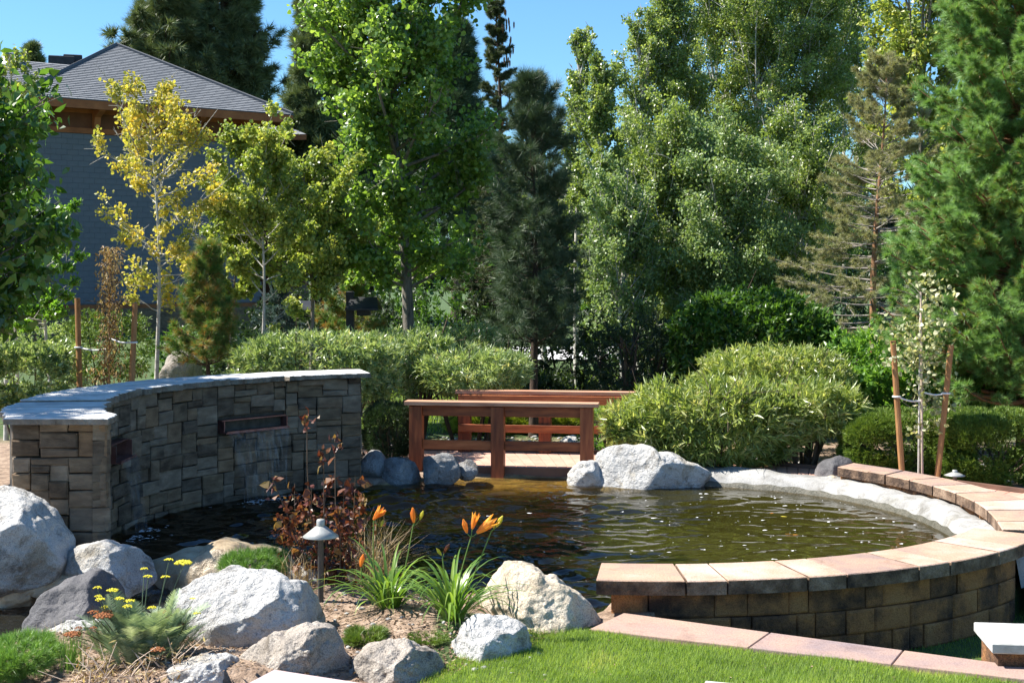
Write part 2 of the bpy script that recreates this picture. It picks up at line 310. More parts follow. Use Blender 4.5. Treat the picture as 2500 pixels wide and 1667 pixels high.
M['hedge_dark'] = leaf_mat('hedge_dark', [(.05, (.025, .06, .012)), (.5, (.07, .15, .022)), (.9, (.14, .25, .04))], .38, .35, 1.7, .6)
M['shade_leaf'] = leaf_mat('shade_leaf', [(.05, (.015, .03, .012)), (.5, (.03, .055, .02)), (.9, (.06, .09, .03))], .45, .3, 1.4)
M['juniper'] = leaf_mat('juniper', [(.05, (.06, .11, .018)), (.5, (.14, .22, .03)), (.9, (.23, .30, .05))], .5, .2, 1.3)
M['juniper_dark'] = leaf_mat('juniper_dark', [(.05, (.015, .035, .012)), (.5, (.03, .06, .02)), (.9, (.05, .09, .03))], .5, .2, 1.3)
M['gold_juniper'] = leaf_mat('gold_juniper', [(.05, (.14, .20, .02)), (.5, (.30, .36, .035)), (.9, (.44, .44, .06))], .5, .3, 1.3)
M['mugo'] = leaf_mat('mugo', [(.05, (.07, .15, .03)), (.5, (.14, .27, .05)), (.9, (.24, .40, .08))], .45, .25, 1.4)
M['lily_leaf'] = leaf_mat('lily_leaf', [(.05, (.07, .14, .02)), (.5, (.13, .24, .035)), (.9, (.24, .34, .06))], .35, .35, 1.5, .6)
M['lily_stem'] = surf_mat('lily_stem', [(.3, (.10, .17, .03)), (.7, (.16, .24, .05))], 8, .5, 0)
M['burgundy'] = leaf_mat('burgundy', [(.05, (.035, .012, .010)), (.4, (.11, .028, .018)), (.7, (.18, .07, .03)), (.95, (.20, .14, .05))], .42, .35, 1.6, .5)
M['yarrow_leaf'] = leaf_mat('yarrow_leaf', [(.05, (.12, .17, .10)), (.5, (.26, .34, .21)), (.9, (.42, .49, .36))], .6, .25, 1.3)
M['grass'] = leaf_mat('grass', [(.05, (.12, .19, .025)), (.5, (.22, .33, .05)), (.85, (.32, .40, .08)), (.98, (.48, .44, .17))], .45, .4, 1.5, .5, 2.5)
M['dry_vine'] = leaf_mat('dry_vine', [(.05, (.14, .08, .03)), (.5, (.34, .22, .10)), (.95, (.48, .38, .2))], .6, .3, 1.2)
M['litter'] = leaf_mat('litter', [(.05, (.07, .045, .03)), (.5, (.24, .15, .09)), (.95, (.42, .32, .22))], .8, .1, 1.0)

# roof shingles: rows of tabs printed on each real course
m, t, o = new_mat('shingle'); M['shingle'] = m
tcn = nd(t, 'ShaderNodeTexCoord'); br = nd(t, 'ShaderNodeTexBrick'); br.offset = .5
br.inputs['Color1'].default_value = (.16, .17, .185, 1); br.inputs['Color2'].default_value = (.215, .225, .24, 1); br.inputs['Mortar'].default_value = (.09, .095, .105, 1)
br.inputs['Scale'].default_value = 1.0; br.inputs['Mortar Size'].default_value = .014; br.inputs['Brick Width'].default_value = .31; br.inputs['Row Height'].default_value = .21
t.links.new(tcn.outputs['UV'], br.inputs['Vector'])
p = nd(t, 'ShaderNodeBsdfPrincipled'); p.inputs['Roughness'].default_value = .95; t.links.new(br.outputs[0], p.inputs['Base Color']); t.links.new(p.outputs[0], o.inputs[0])

# water: fresnel reflection over a murky, partly see-through body
def water_mat(name, murk, tint, murkiness, strength, scale, stretch=(1, 1, 1), deep=None):
    m, t, o = new_mat(name)
    tcn = nd(t, 'ShaderNodeTexCoord'); mp = nd(t, 'ShaderNodeMapping'); mp.inputs['Scale'].default_value = stretch
    t.links.new(tcn.outputs['Object'], mp.inputs[0])
    n1 = nd(t, 'ShaderNodeTexNoise'); n1.inputs['Scale'].default_value = scale; n1.inputs['Detail'].default_value = 3; n1.inputs['Distortion'].default_value = .8
    n2 = nd(t, 'ShaderNodeTexNoise'); n2.inputs['Scale'].default_value = scale * 3.3; n2.inputs['Detail'].default_value = 2; n2.inputs['Distortion'].default_value = .5
    t.links.new(mp.outputs[0], n1.inputs['Vector']); t.links.new(mp.outputs[0], n2.inputs['Vector'])
    ad = nd(t, 'ShaderNodeMath', operation='MULTIPLY_ADD'); ad.inputs[1].default_value = .34
    t.links.new(n2.outputs['Fac'], ad.inputs[0]); t.links.new(n1.outputs['Fac'], ad.inputs[2])
    at = nd(t, 'ShaderNodeAttribute', attribute_name='calm')
    st = nd(t, 'ShaderNodeMath', operation='MULTIPLY'); st.inputs[1].default_value = strength
    t.links.new(at.outputs['Fac'], st.inputs[0])
    bp = nd(t, 'ShaderNodeBump'); bp.inputs['Distance'].default_value = .012
    t.links.new(st.outputs[0], bp.inputs['Strength']); t.links.new(ad.outputs[0], bp.inputs['Height'])
    fr = nd(t, 'ShaderNodeFresnel'); fr.inputs['IOR'].default_value = 1.34; t.links.new(bp.outputs[0], fr.inputs['Normal'])
    gl = nd(t, 'ShaderNodeBsdfGlossy'); gl.inputs['Roughness'].default_value = .03; t.links.new(bp.outputs[0], gl.inputs['Normal'])
    df = nd(t, 'ShaderNodeBsdfDiffuse'); df.inputs['Color'].default_value = (*murk, 1)
    tp = nd(t, 'ShaderNodeBsdfTransparent'); tp.inputs['Color'].default_value = (*tint, 1)
    m1 = nd(t, 'ShaderNodeMixShader', i0=murkiness)
    if deep:
        ad_ = nd(t, 'ShaderNodeAttribute', attribute_name='deep'); cr = ramp(t, ad_.outputs['Fac'], [(0, (.92, .84, .62)), (.2, (.66, .56, .32)), (.5, (.2, .17, .09)), (1, tint)])
        t.links.new(cr, tp.inputs['Color']); mr = nd(t, 'ShaderNodeMath', operation='MULTIPLY'); mr.inputs[1].default_value = murkiness; asi = nd(t, 'ShaderNodeAttribute', attribute_name='silt'); t.links.new(asi.outputs['Fac'], mr.inputs[0]); t.links.new(mr.outputs[0], m1.inputs[0])
    t.links.new(tp.outputs[0], m1.inputs[1]); t.links.new(df.outputs[0], m1.inputs[2])
    m2 = nd(t, 'ShaderNodeMixShader'); t.links.new(fr.outputs[0], m2.inputs[0]); t.links.new(m1.outputs[0], m2.inputs[1]); t.links.new(gl.outputs[0], m2.inputs[2])
    t.links.new(m2.outputs[0], o.inputs[0]); return m
M['water'] = water_mat('water', (.034, .030, .006), (.035, .035, .025), .8, 1.0, 2.3, (.75, 1.5, 1), True)
M['creek'] = water_mat('creek', (.035, .035, .028), (.40, .38, .32), .35, 1.4, 9)
m, t, o = new_mat('falling_water'); M['falling'] = m
tcn = nd(t, 'ShaderNodeTexCoord'); mp = nd(t, 'ShaderNodeMapping'); mp.inputs['Scale'].default_value = (14, 14, 1.2)
nz = nd(t, 'ShaderNodeTexNoise'); nz.inputs['Scale'].default_value = 3; nz.inputs['Detail'].default_value = 4
t.links.new(tcn.outputs['Object'], mp.inputs[0]); t.links.new(mp.outputs[0], nz.inputs['Vector'])
f = ramp(t, nz.outputs['Fac'], [(.45, g3(.02)), (.75, g3(.17))])
pr = nd(t, 'ShaderNodeBsdfPrincipled'); pr.inputs['Base Color'].default_value = (.55, .6, .65, 1); pr.inputs['Roughness'].default_value = .15
tp = nd(t, 'ShaderNodeBsdfTransparent'); mm = nd(t, 'ShaderNodeMixShader'); t.links.new(f, mm.inputs[0]); t.links.new(tp.outputs[0], mm.inputs[1]); t.links.new(pr.outputs[0], mm.inputs[2]); t.links.new(mm.outputs[0], o.inputs[0])

# ---------------------------------------------------------------- ground sheet
# rows of the pond edge (world metres)
INNER = spline([(-2.93, 9.78), (-3.22, 10.45), (-3.37, 11.15), (-3.37, 11.8), (-3.2, 12.4), (-2.9, 13.0), (-2.5, 13.5), (-2.05, 13.87), (-1.58, 14.12)], 60)
RIM = spline([(1.75, 14.15), (2.45, 13.95), (3.05, 13.5), (3.45, 12.8), (3.66, 12.1), (3.72, 11.4), (3.62, 10.6), (3.42, 10.1)], 40)
C1 = (1.0, 12.15)
def arc(R, a0, a1, n): return [(C1[0] + R * math.sin(math.radians(a)), C1[1] - R * math.cos(math.radians(a))) for a in np.linspace(a0, a1, n)]
NEAR_IN = arc(3.22, 45, -7, 24)
POND = [tuple(p) for p in INNER[3:]] + [(-1.3, 14.35), (-.6, 14.75), (.3, 14.8), (1.0, 14.6), (1.5, 14.2)] + [tuple(p) for p in RIM] + NEAR_IN + \
       [(.55, 8.75), (.45, 8.62), (.2, 8.9), (-.2, 9.1), (-.8, 9.45), (-1.15, 9.8), (-1.5, 10.2), (-2.0, 10.25), (-2.5, 9.95), (-2.9, 10.1), (-3.1, 10.4)]
CREEK = [(-1.35, 10.2), (-1.6, 9.6), (-2.0, 9.2), (-2.15, 8.6), (-2.3, 8.15), (-3.0, 7.9), (-5.5, 7.7), (-5.5, 9.6), (-3.7, 9.5), (-2.95, 9.6), (-2.6, 10.1), (-2.0, 10.3)]
POCKET = [(.78, 8.44), (2.72, 7.30), (4.6, 6.2), (7, 7), (7, 10.6), (4.0, 10.5), (3.6, 9.9)] + arc(3.45, 46, 0, 14)
def inside(x, y, poly):
    r = np.zeros(x.shape, bool); n = len(poly)
    for i in range(n):
        x1, y1 = poly[i]; x2, y2 = poly[(i + 1) % n]
        c = ((y1 > y) != (y2 > y)) & (x < (x2 - x1) * (y - y1) / ((y2 - y1) or 1e-9) + x1); r ^= c
    return r
def sdist(x, y, poly):
    d = np.full(x.shape, 1e9); n = len(poly)
    for i in range(n):
        x1, y1 = poly[i]; x2, y2 = poly[(i + 1) % n]; dx, dy = x2 - x1, y2 - y1; q = dx * dx + dy * dy or 1e-9
        u = np.clip(((x - x1) * dx + (y - y1) * dy) / q, 0, 1); d = np.minimum(d, np.hypot(x - x1 - u * dx, y - y1 - u * dy))
    return np.where(inside(x, y, poly), d, -d)
def ground_z(x, y):
    x = np.atleast_1d(np.asarray(x, float)); y = np.atleast_1d(np.asarray(y, float))
    z = np.full(x.shape, .05)
    bed = (x < .3) & (y < 9.3) & (y > 7)
    z += np.where(bed, .06 * np.sin(x * 3.1) * np.cos(y * 2.7) + .04, 0) * np.clip((.3 - x) * 2, 0, 1)
    z += .012 * np.sin(x * 7.3 + 1) * np.sin(y * 6.1)
    z = np.where(y > 16.5, .05 + .03 * np.sin(x * .7) * np.sin(y * .5), z)
    m = (x > -6) & (x < 7.5) & (y > 5) & (y < 15.5)
    if m.any():
        xm, ym = x[m], y[m]; zz = z[m]
        s = sdist(xm, ym, CREEK); zz = np.where(s > -.15, zz * (1 - np.clip((s + .15) / .3, 0, 1)) + (-.22) * np.clip((s + .15) / .3, 0, 1), zz)
        s = sdist(xm, ym, POND); k = np.clip((s + .06) / .45, 0, 1)
        shallow = np.clip((ym - 13.1) / .9, 0, 1) * np.clip((1.9 - np.abs(xm)) / .6, 0, 1)
        depth = -.6 * (1 - shallow) + (-.085) * shallow
        tgt = np.minimum(zz, depth)
        zz = np.where(s > -.06, zz * (1 - k) + tgt * k, zz)
        s = sdist(xm, ym, POCKET); k = np.clip(s / .05, 0, 1); zz = zz * (1 - k) + (-.3) * k
        z[m] = zz
    return z
def gz(x, y): return float(ground_z(x, y)[0])
far = np.array([7, 9, 12, 16, 22, 30, 42, 60, 90, 140, 220, 350, 550, 900])
xs = np.concatenate([-far[::-1], np.arange(-5.6, 5.8, .045), far])
ys = np.concatenate([-far[::-1], [-3, 0, 3, 5], np.arange(5.6, 16.4, .045), [17, 18, 20, 23, 27, 32, 38, 46, 60, 80, 110, 160, 250, 400, 600, 900]])
GXg, GYg = np.meshgrid(xs, ys); Zg = ground_z(GXg.ravel(), GYg.ravel()).reshape(GXg.shape)
nx, ny = len(xs), len(ys); idx = np.arange(nx * ny).reshape(ny, nx)
Fg = np.stack([idx[:-1, :-1], idx[:-1, 1:], idx[1:, 1:], idx[1:, :-1]], -1).reshape(-1, 4)
sp = sdist(GXg.ravel(), GYg.ravel(), POND)
wet = np.clip(sp / .1, 0, 1)
xr, yr = GXg.ravel(), GYg.ravel()
grassy = np.where((yr > 17.6) & (yr < 31), 1.0, np.where(yr >= 31, 1.0, 0.0))
lawnmask = (yr < 8.3) & (xr > -.45) | inside(xr, yr, POCKET)
grassy = np.where(lawnmask & (yr < 11), 1.0, grassy)
gme = np_mesh('ground', np.stack([GXg.ravel(), GYg.ravel(), Zg.ravel()], 1), Fg, None, True, {'wet': wet, 'grassy': grassy})
m, t, o = new_mat('ground'); M['ground'] = m
tcn = nd(t, 'ShaderNodeTexCoord')
def nz_(sc, det=6):
    n = nd(t, 'ShaderNodeTexNoise'); n.inputs['Scale'].default_value = sc; n.inputs['Detail'].default_value = det; n.inputs['Roughness'].default_value = .65
    t.links.new(tcn.outputs['Object'], n.inputs['Vector']); return n.outputs['Fac']
soil = ramp(t, nz_(14), [(.3, (.10, .065, .045)), (.5, (.26, .18, .125)), (.7, (.42, .31, .23))])
gr = ramp(t, nz_(5), [(.3, (.03, .055, .010)), (.6, (.055, .095, .016)), (.8, (.09, .12, .025))])
bedc = ramp(t, nz_(7), [(.3, (.10, .075, .03)), (.55, (.24, .18, .075)), (.75, (.36, .28, .14))])
def mixc(a, b, attr):
    at = nd(t, 'ShaderNodeAttribute', attribute_name=attr); mu = nd(t, 'ShaderNodeMix', data_type='RGBA')
    t.links.new(at.outputs['Fac'], mu.inputs[0]); t.links.new(a, mu.inputs[6]); t.links.new(b, mu.inputs[7]); return mu.outputs[2]
c = mixc(mixc(soil, gr, 'grassy'), bedc, 'wet')
p = nd(t, 'ShaderNodeBsdfPrincipled'); p.inputs['Roughness'].default_value = .9; t.links.new(c, p.inputs['Base Color'])
bp = nd(t, 'ShaderNodeBump'); bp.inputs['Strength'].default_value = .8; bp.inputs['Distance'].default_value = .03; t.links.new(nz_(40), bp.inputs['Height']); t.links.new(bp.outputs[0], p.inputs['Normal'])
t.links.new(p.outputs[0], o.inputs[0])
tag(wobj('ground', gme, M['ground']), kind='structure', label='brown garden soil and turf running from the lawn to the trees')

def sheet(name, poly, z, mat, res=.12, calmf=None, waves=None):
    P = np.array(poly); x0, y0 = P.min(0); x1, y1 = P.max(0)
    gx = np.arange(x0 - .2, x1 + .3, res); gy = np.arange(y0 - .2, y1 + .3, res)
    A, B = np.meshgrid(gx, gy); s = sdist(A.ravel(), B.ravel(), poly).reshape(A.shape)
    id2 = np.arange(A.size).reshape(A.shape)
    Q = np.stack([id2[:-1, :-1], id2[:-1, 1:], id2[1:, 1:], id2[1:, :-1]], -1).reshape(-1, 4)
    keep = (s.ravel()[Q] > -.12).all(1); Q = Q[keep]
    used = np.unique(Q); mp_ = -np.ones(A.size, int); mp_[used] = np.arange(len(used))
    V = np.stack([A.ravel(), B.ravel(), np.full(A.size, z)], 1)[used]
    cal = calmf(V[:, 0], V[:, 1]) if calmf else np.ones(len(V))
    gzv = ground_z(V[:, 0], V[:, 1])
    if waves:
        r5 = np.random.default_rng(77); n_, l0, l1, slope = waves; h = np.zeros(len(V))
        wx = V[:, 0] + .10 * np.sin(V[:, 1] * 2.1 + 1) + .07 * np.sin(V[:, 0] * 3.3 + V[:, 1] * 1.7); wy = V[:, 1] + .10 * np.sin(V[:, 0] * 1.9 + .6) + .06 * np.sin(V[:, 1] * 2.7 - V[:, 0] * 2.2)
        for _ in range(n_):
            lam = math.exp(r5.uniform(math.log(l0), math.log(l1))); a_ = PI / 2 + r5.normal(0, .55); k_ = 2 * PI / lam
            h += slope / k_ / math.sqrt(n_ / 2) * np.sin(k_ * (wx * math.cos(a_) + wy * math.sin(a_)) + r5.uniform(0, 6.28))
        V[:, 2] += h * np.minimum(cal, 1.2) * np.clip((z - gzv) / .12, .15, 1)
    me = np_mesh(name, V, mp_[Q], None, True, {'calm': cal, 'deep': np.clip((z - gzv) / .55, 0, 1), 'silt': np.clip((z - gzv) / .55, 0, 1) * (.12 + .88 * np.clip((V[:, 0] - .3 + .35 * np.sin(V[:, 1] * 1.9)) / 1.6, 0, 1))})
    return wobj(name, me, mat)
calm = lambda x, y: .28 + .9 * np.clip((1.9 - x) / 2.6, 0, 1) * np.clip((y - 8.2) / 1.2, .6, 1) - .25 * np.clip((-1.6 - x) / 1.2, 0, 1)
tag(sheet('water', POND, 0.0, M['water'], .028, calm, (60, .12, .6, .22)), kind='structure', label='dark rippled pond water between the stone wall and the curved seat wall')
tag(sheet('creek_water', CREEK, -.05, M['creek'], .035, None, (40, .06, .3, .25)), kind='structure', label='shallow stream water running left between the boulders')

# far road of pale gravel
M['road'] = surf_mat('road', [(.3, (.44, .43, .42)), (.7, (.58, .57, .56))], 2, .9, .3, 30)
tag(wobj('road', py_mesh('road', [(-3.5, 33.6, .10), (5, 34.0, .10), (5.6, 40, .10), (-4, 39.5, .10)], [(0, 1, 2, 3)]), M['road']), kind='structure', label='pale sunlit road behind the dark shrubs')

# ---------------------------------------------------------------- boulders
def boulder(poly, d, depth, mat, label, cat='boulder', group=None, seed=0, sub=5, rough=.085, cuts=9, flat=None, name='boulder', boxy=.66):
    """poly: outline in photo pixels seen from the front, d: distance; gets real depth and broken faces"""
    rs = np.random.default_rng(seed + 100)
    pts = np.array([(X(a, d), Zp(b, d)) for a, b in poly]); c = (pts.min(0) + pts.max(0)) / 2
    bm = __import__('bmesh').new(); __import__('bmesh').ops.create_icosphere(bm, subdivisions=sub, radius=1)
    V = np.array([v.co[:] for v in bm.verts]); Fc = [[v.index for v in f.verts] for f in bm.faces]; bm.free()
    q = pts - c; th = np.arctan2(q[:, 1], q[:, 0]); rr = np.hypot(q[:, 0], q[:, 1]); o_ = np.argsort(th); th, rr = th[o_], rr[o_]
    th = np.concatenate([th - 2 * PI, th, th + 2 * PI]); rr = np.tile(rr, 3)
    a = np.arctan2(V[:, 2], V[:, 0]); s = np.hypot(V[:, 0], V[:, 2])
    R = np.interp(a, th, rr); sb = s ** boxy
    Pn = np.stack([np.cos(a) * R * sb, np.sign(V[:, 1]) * np.abs(V[:, 1]) ** (boxy) * depth, np.sin(a) * R * sb], 1)
    size = float(np.hypot(*(pts.max(0) - pts.min(0)))) / 2
    for k in range(cuts):                                  # broken faces on the camera side and top
        n_ = nrm(np.array([rs.normal() * .8, -abs(rs.normal()) - .25, rs.normal() * .5 + .25])); e = (Pn @ n_); lim = np.quantile(e, rs.uniform(.80, .93))
        over = np.maximum(e - lim, 0); Pn -= over[:, None] * .9 * n_
    off = Vector((seed * 7.13, seed * 3.7, seed * 1.9)); amp = np.empty(len(Pn))
    for i, v in enumerate(Pn):
        w_ = Vector(v / size)
        amp[i] = mnoise.fractal(w_ * 1.3 + off, 1.0, 2.0, 4) * 1.0 + (1 - abs(mnoise.noise(w_ * 3.1 + off))) ** 3 * .5 * -1 + mnoise.noise(w_ * 5.2 + off) * .42 + mnoise.noise(w_ * 10 + off) * .26 + mnoise.noise(w_ * 22 + off) * .16
    dirn = nrm(Pn); Pn = Pn + dirn * (amp * rough * size)[:, None]
    loc = (float(c[0]), float(d), float(c[1]))
    me = np_mesh(name, Pn, np.array(Fc), None, True)
    ob = link(name, me, None, mat); ob.location = loc
    return tag(ob, label, cat, group)
B_ = boulder; GR = M['granite']
big = 'boulders around the pond'
B_([(-110, 1215), (-20, 1193), (45, 1205), (100, 1243), (140, 1300), (165, 1370), (150, 1410), (60, 1432), (-60, 1440), (-120, 1400)], 9.35, .42, GR, 'big pale boulder at the left edge in front of the stone wall', group=big, seed=1, rough=.05, cuts=4, sub=6)
B_([(150, 1375), (168, 1345), (215, 1333), (280, 1338), (340, 1358), (378, 1385), (385, 1430), (300, 1450), (160, 1450)], 9.35, .28, GR, 'low white rock at the foot of the stone wall, right of the big left boulder', group=big, seed=2, rough=.05)
B_([(-120, 1425), (-60, 1402), (60, 1400), (150, 1400), (250, 1408), (300, 1420), (240, 1430), (100, 1436), (-60, 1440)], 9.35, .30, M['wet_rock'], 'brown wet ledge under the big left boulder where the stream runs out', 'rock', seed=33, rough=.05, boxy=.6)
B_([(330, 1395), (400, 1372), (480, 1352), (600, 1348), (700, 1365), (720, 1400), (690, 1460), (520, 1500), (350, 1480)], 9.75, .55, M['wet_rock'], 'flat tan slab where the pond spills into the stream', 'rock', seed=3, rough=.05, boxy=.6)
B_([(50, 1555), (80, 1490), (135, 1430), (185, 1405), (245, 1400), (300, 1416), (320, 1460), (312, 1510), (290, 1570), (150, 1590)], 8.45, .30, M['granite_dark'], 'dark charcoal boulder lying in the stream', group=big, seed=4, rough=.06)
B_([(70, 1570), (120, 1545), (200, 1530), (262, 1525), (300, 1560), (280, 1620), (90, 1620)], 8.0, .22, GR, 'small pale rock under the dark charcoal boulder', 'rock', seed=5)
B_([(375, 1610), (392, 1500), (440, 1440), (500, 1402), (560, 1381), (600, 1392), (640, 1394), (700, 1425), (800, 1466), (862, 1500), (882, 1530), (872, 1580), (840, 1630), (600, 1660), (420, 1660)], 7.95, .42, GR, 'largest white granite boulder, beside the path light', group=big, seed=6, rough=.07, cuts=11, sub=6)
B_([(560, 1660), (600, 1600), (690, 1556), (755, 1535), (815, 1547), (842, 1590), (856, 1650), (850, 1720), (600, 1730)], 7.25, .30, M['granite_brown'], 'rounded brown boulder in front of the largest white boulder', group=big, seed=7, rough=.09, sub=6)
B_([(380, 1670), (450, 1622), (510, 1608), (575, 1622), (616, 1660), (620, 1720), (400, 1730)], 7.1, .25, GR, 'white boulder cut by the bottom edge, left of the rounded brown one', group=big, seed=8, rough=.08, sub=6)
B_([(848, 1640), (870, 1605), (905, 1585), (960, 1570), (1030, 1585), (1075, 1612), (1092, 1655), (1070, 1720), (870, 1720)], 7.25, .28, M['granite_brown'], 'grey boulder at the bottom edge beside the lawn', group=big, seed=9, rough=.09, sub=6)
B_([(1068, 1620), (1105, 1565), (1145, 1517), (1200, 1509), (1275, 1522), (1306, 1565), (1306, 1605), (1290, 1650), (1090, 1665)], 7.62, .24, GR, 'small white boulder sitting at the tip of the lawn', group=big, seed=10, rough=.07, sub=6)
B_([(1158, 1520), (1162, 1420), (1185, 1385), (1250, 1380), (1330, 1412), (1390, 1440), (1440, 1478), (1468, 1520), (1462, 1570), (1400, 1610), (1200, 1610)], 8.35, .36, M['granite_tan'], 'large tan boulder between the daylilies and the seat wall', group=big, seed=11, rough=.07, cuts=11, sub=6)
B_([(700, 1420), (712, 1392), (745, 1382), (775, 1395), (785, 1425), (760, 1450), (705, 1450)], 9.1, .12, GR, 'small grey rock under the burgundy shrub', 'rock', seed=12, sub=4)
# around the bridge
B_([(880, 1130), (892, 1104), (915, 1098), (936, 1112), (940, 1150), (915, 1170), (880, 1165)], 14.5, .2, M['granite_grey'], 'small grey rock at the right end of the stone wall', 'rock', seed=13, sub=4)
B_([(912, 1150), (925, 1132), (965, 1120), (1005, 1125), (1026, 1148), (1028, 1180), (940, 1185)], 14.35, .22, M['granite_grey'], 'grey rock left of the bridge at the water edge', 'rock', seed=14, sub=4, rough=.08)
B_([(1022, 1150), (1030, 1120), (1060, 1112), (1108, 1110), (1119, 1135), (1120, 1170), (1040, 1180)], 14.3, .2, M['granite_grey'], 'angular grey rock in front of the left bridge post', 'rock', seed=15, sub=4, rough=.08)
B_([(1110, 1148), (1130, 1128), (1165, 1134), (1168, 1150), (1120, 1165)], 14.45, .15, M['granite_grey'], 'small flat grey rock beside the left bridge post', 'rock', seed=16, sub=4)
B_([(1383, 1160), (1400, 1135), (1440, 1124), (1470, 1135), (1500, 1165), (1490, 1195), (1390, 1190)], 14.2, .2, GR, 'low pale rock at the right end of the bridge', 'rock', seed=17, sub=4)
B_([(1448, 1150), (1454, 1108), (1485, 1094), (1545, 1088), (1610, 1102), (1670, 1124), (1725, 1148), (1745, 1170), (1735, 1200), (1500, 1205), (1455, 1190)], 14.12, .30, GR, 'long pale boulder between the bridge and the shrubs', group=big, seed=18, rough=.06, cuts=4)
B_([(1990, 1160), (2000, 1130), (2030, 1121), (2085, 1124), (2100, 1150), (2095, 1190), (2000, 1195)], 14.05, .2, M['granite_dark'], 'dark rock at the start of the far curved wall', 'rock', seed=19, sub=4)
B_([(2003, 1185), (2012, 1170), (2045, 1166), (2066, 1178), (2066, 1195), (2010, 1197)], 13.75, .1, M['granite_tan'], 'small cream stone beside the dark rock', 'rock', seed=20, sub=3)
B_([(1075, 1115), (1085, 1093), (1105, 1088), (1125, 1094), (1130, 1115), (1090, 1120)], 17.0, .2, GR, 'small pale rock behind the bridge near its left end', 'rock', seed=21, sub=3)
B_([(1215, 1115), (1230, 1088), (1265, 1085), (1290, 1105), (1290, 1120), (1220, 1120)], 17.0, .25, GR, 'grey rock behind the middle of the bridge', 'rock', seed=22, sub=3)
B_([(1340, 1115), (1365, 1078), (1400, 1068), (1440, 1085), (1450, 1115), (1400, 1130), (1350, 1130)], 17.2, .3, GR, 'largest rock behind the bridge, by its right posts', 'rock', seed=23, sub=4)
B_([(385, 905), (395, 872), (420, 856), (450, 860), (485, 885), (495, 925), (440, 940), (390, 935)], 20, .35, M['granite_brown'], 'grey boulder behind the stone wall beside the yellow aspen', seed=24, sub=4)
B_([(2468, 1015), (2480, 996), (2505, 993), (2530, 1005), (2530, 1025), (2470, 1025)], 19.5, .2, GR, 'pale rock at the right edge above the clipped hedge', 'rock', seed=25, sub=3)

# ---------------------------------------------------------------- stone masonry wall with spouts
def path_fn(pts):
    P = np.array(pts, float); seg = np.hypot(*np.diff(P, axis=0).T); S = np.concatenate([[0], np.cumsum(seg)])
    def at(s):
        s = min(max(s, 0), S[-1]); x = np.interp(s, S, P[:, 0]); y = np.interp(s, S, P[:, 1])
        e = .03; a = max(s - e, 0); b = min(s + e, S[-1])
        tx = np.interp(b, S, P[:, 0]) - np.interp(a, S, P[:, 0]); ty = np.interp(b, S, P[:, 1]) - np.interp(a, S, P[:, 1]); L = math.hypot(tx, ty)
        return x, y, tx / L, ty / L
    return at, S[-1]
def face_stone(at, side, s0, s1, z0, z1, proud, name, mat, parent, depth=.10, gap=.0035, bev=.010, jit=.006, rg=random, nseg=1):
    """one stone on a curved face; side=+1 puts its face to the right of the path direction"""
    s0 += gap; s1 -= gap; z0 += gap; z1 -= gap
    j = lambda: rg.uniform(-jit, jit)
    cs = [(s0 + j(), z0 + j()), (s1 + j(), z0 + j()), (s1 + j(), z1 + j()), (s0 + j(), z1 + j())]
    ring = []
    nn = nseg
    top = []; bot = []
    for k in range(nn + 1):
        u = k / nn
        bot.append((cs[0][0] * (1 - u) + cs[1][0] * u, cs[0][1] * (1 - u) + cs[1][1] * u)); top.append((cs[3][0] * (1 - u) + cs[2][0] * u, cs[3][1] * (1 - u) + cs[2][1] * u))
    loop = bot + top[::-1]; n = len(loop); cxs = (s0 + s1) / 2; czs = (z0 + z1) / 2
    def pt(s, z, o):
        x, y, tx, ty = at(s); return (x + side * ty * o, y - side * tx * o, z)
    vs = [pt(s, z, -depth) for s, z in loop] + [pt(s, z, proud - bev * .6) for s, z in loop]
    for s, z in loop:
        ds = (1 if s < cxs else -1) * bev if nn == 1 or s in (loop[0][0], loop[-1][0], bot[-1][0], top[-1][0]) else 0
        dz = (1 if z < czs else -1) * bev
        vs.append(pt(s + ds, z + dz, proud + j() * .8))
    fs = [tuple(range(2 * n, 3 * n)) if n == 4 else None]
    if n != 4:
        fs = []
        for k in range(nn):
            a, b = k, k + 1; c_, d_ = n - 1 - (k + 1), n - 1 - k
            fs.append((2 * n + a, 2 * n + b, 2 * n + c_, 2 * n + d_))
    for r in range(2):
        for i in range(n):
            k = (i + 1) % n; fs.append((r * n + i, r * n + k, (r + 1) * n + k, (r + 1) * n + i))
    if side < 0: fs = [tuple(reversed(f_)) for f_ in fs]
    me = py_mesh(name, vs, fs); return wobj(name, me, mat, parent)
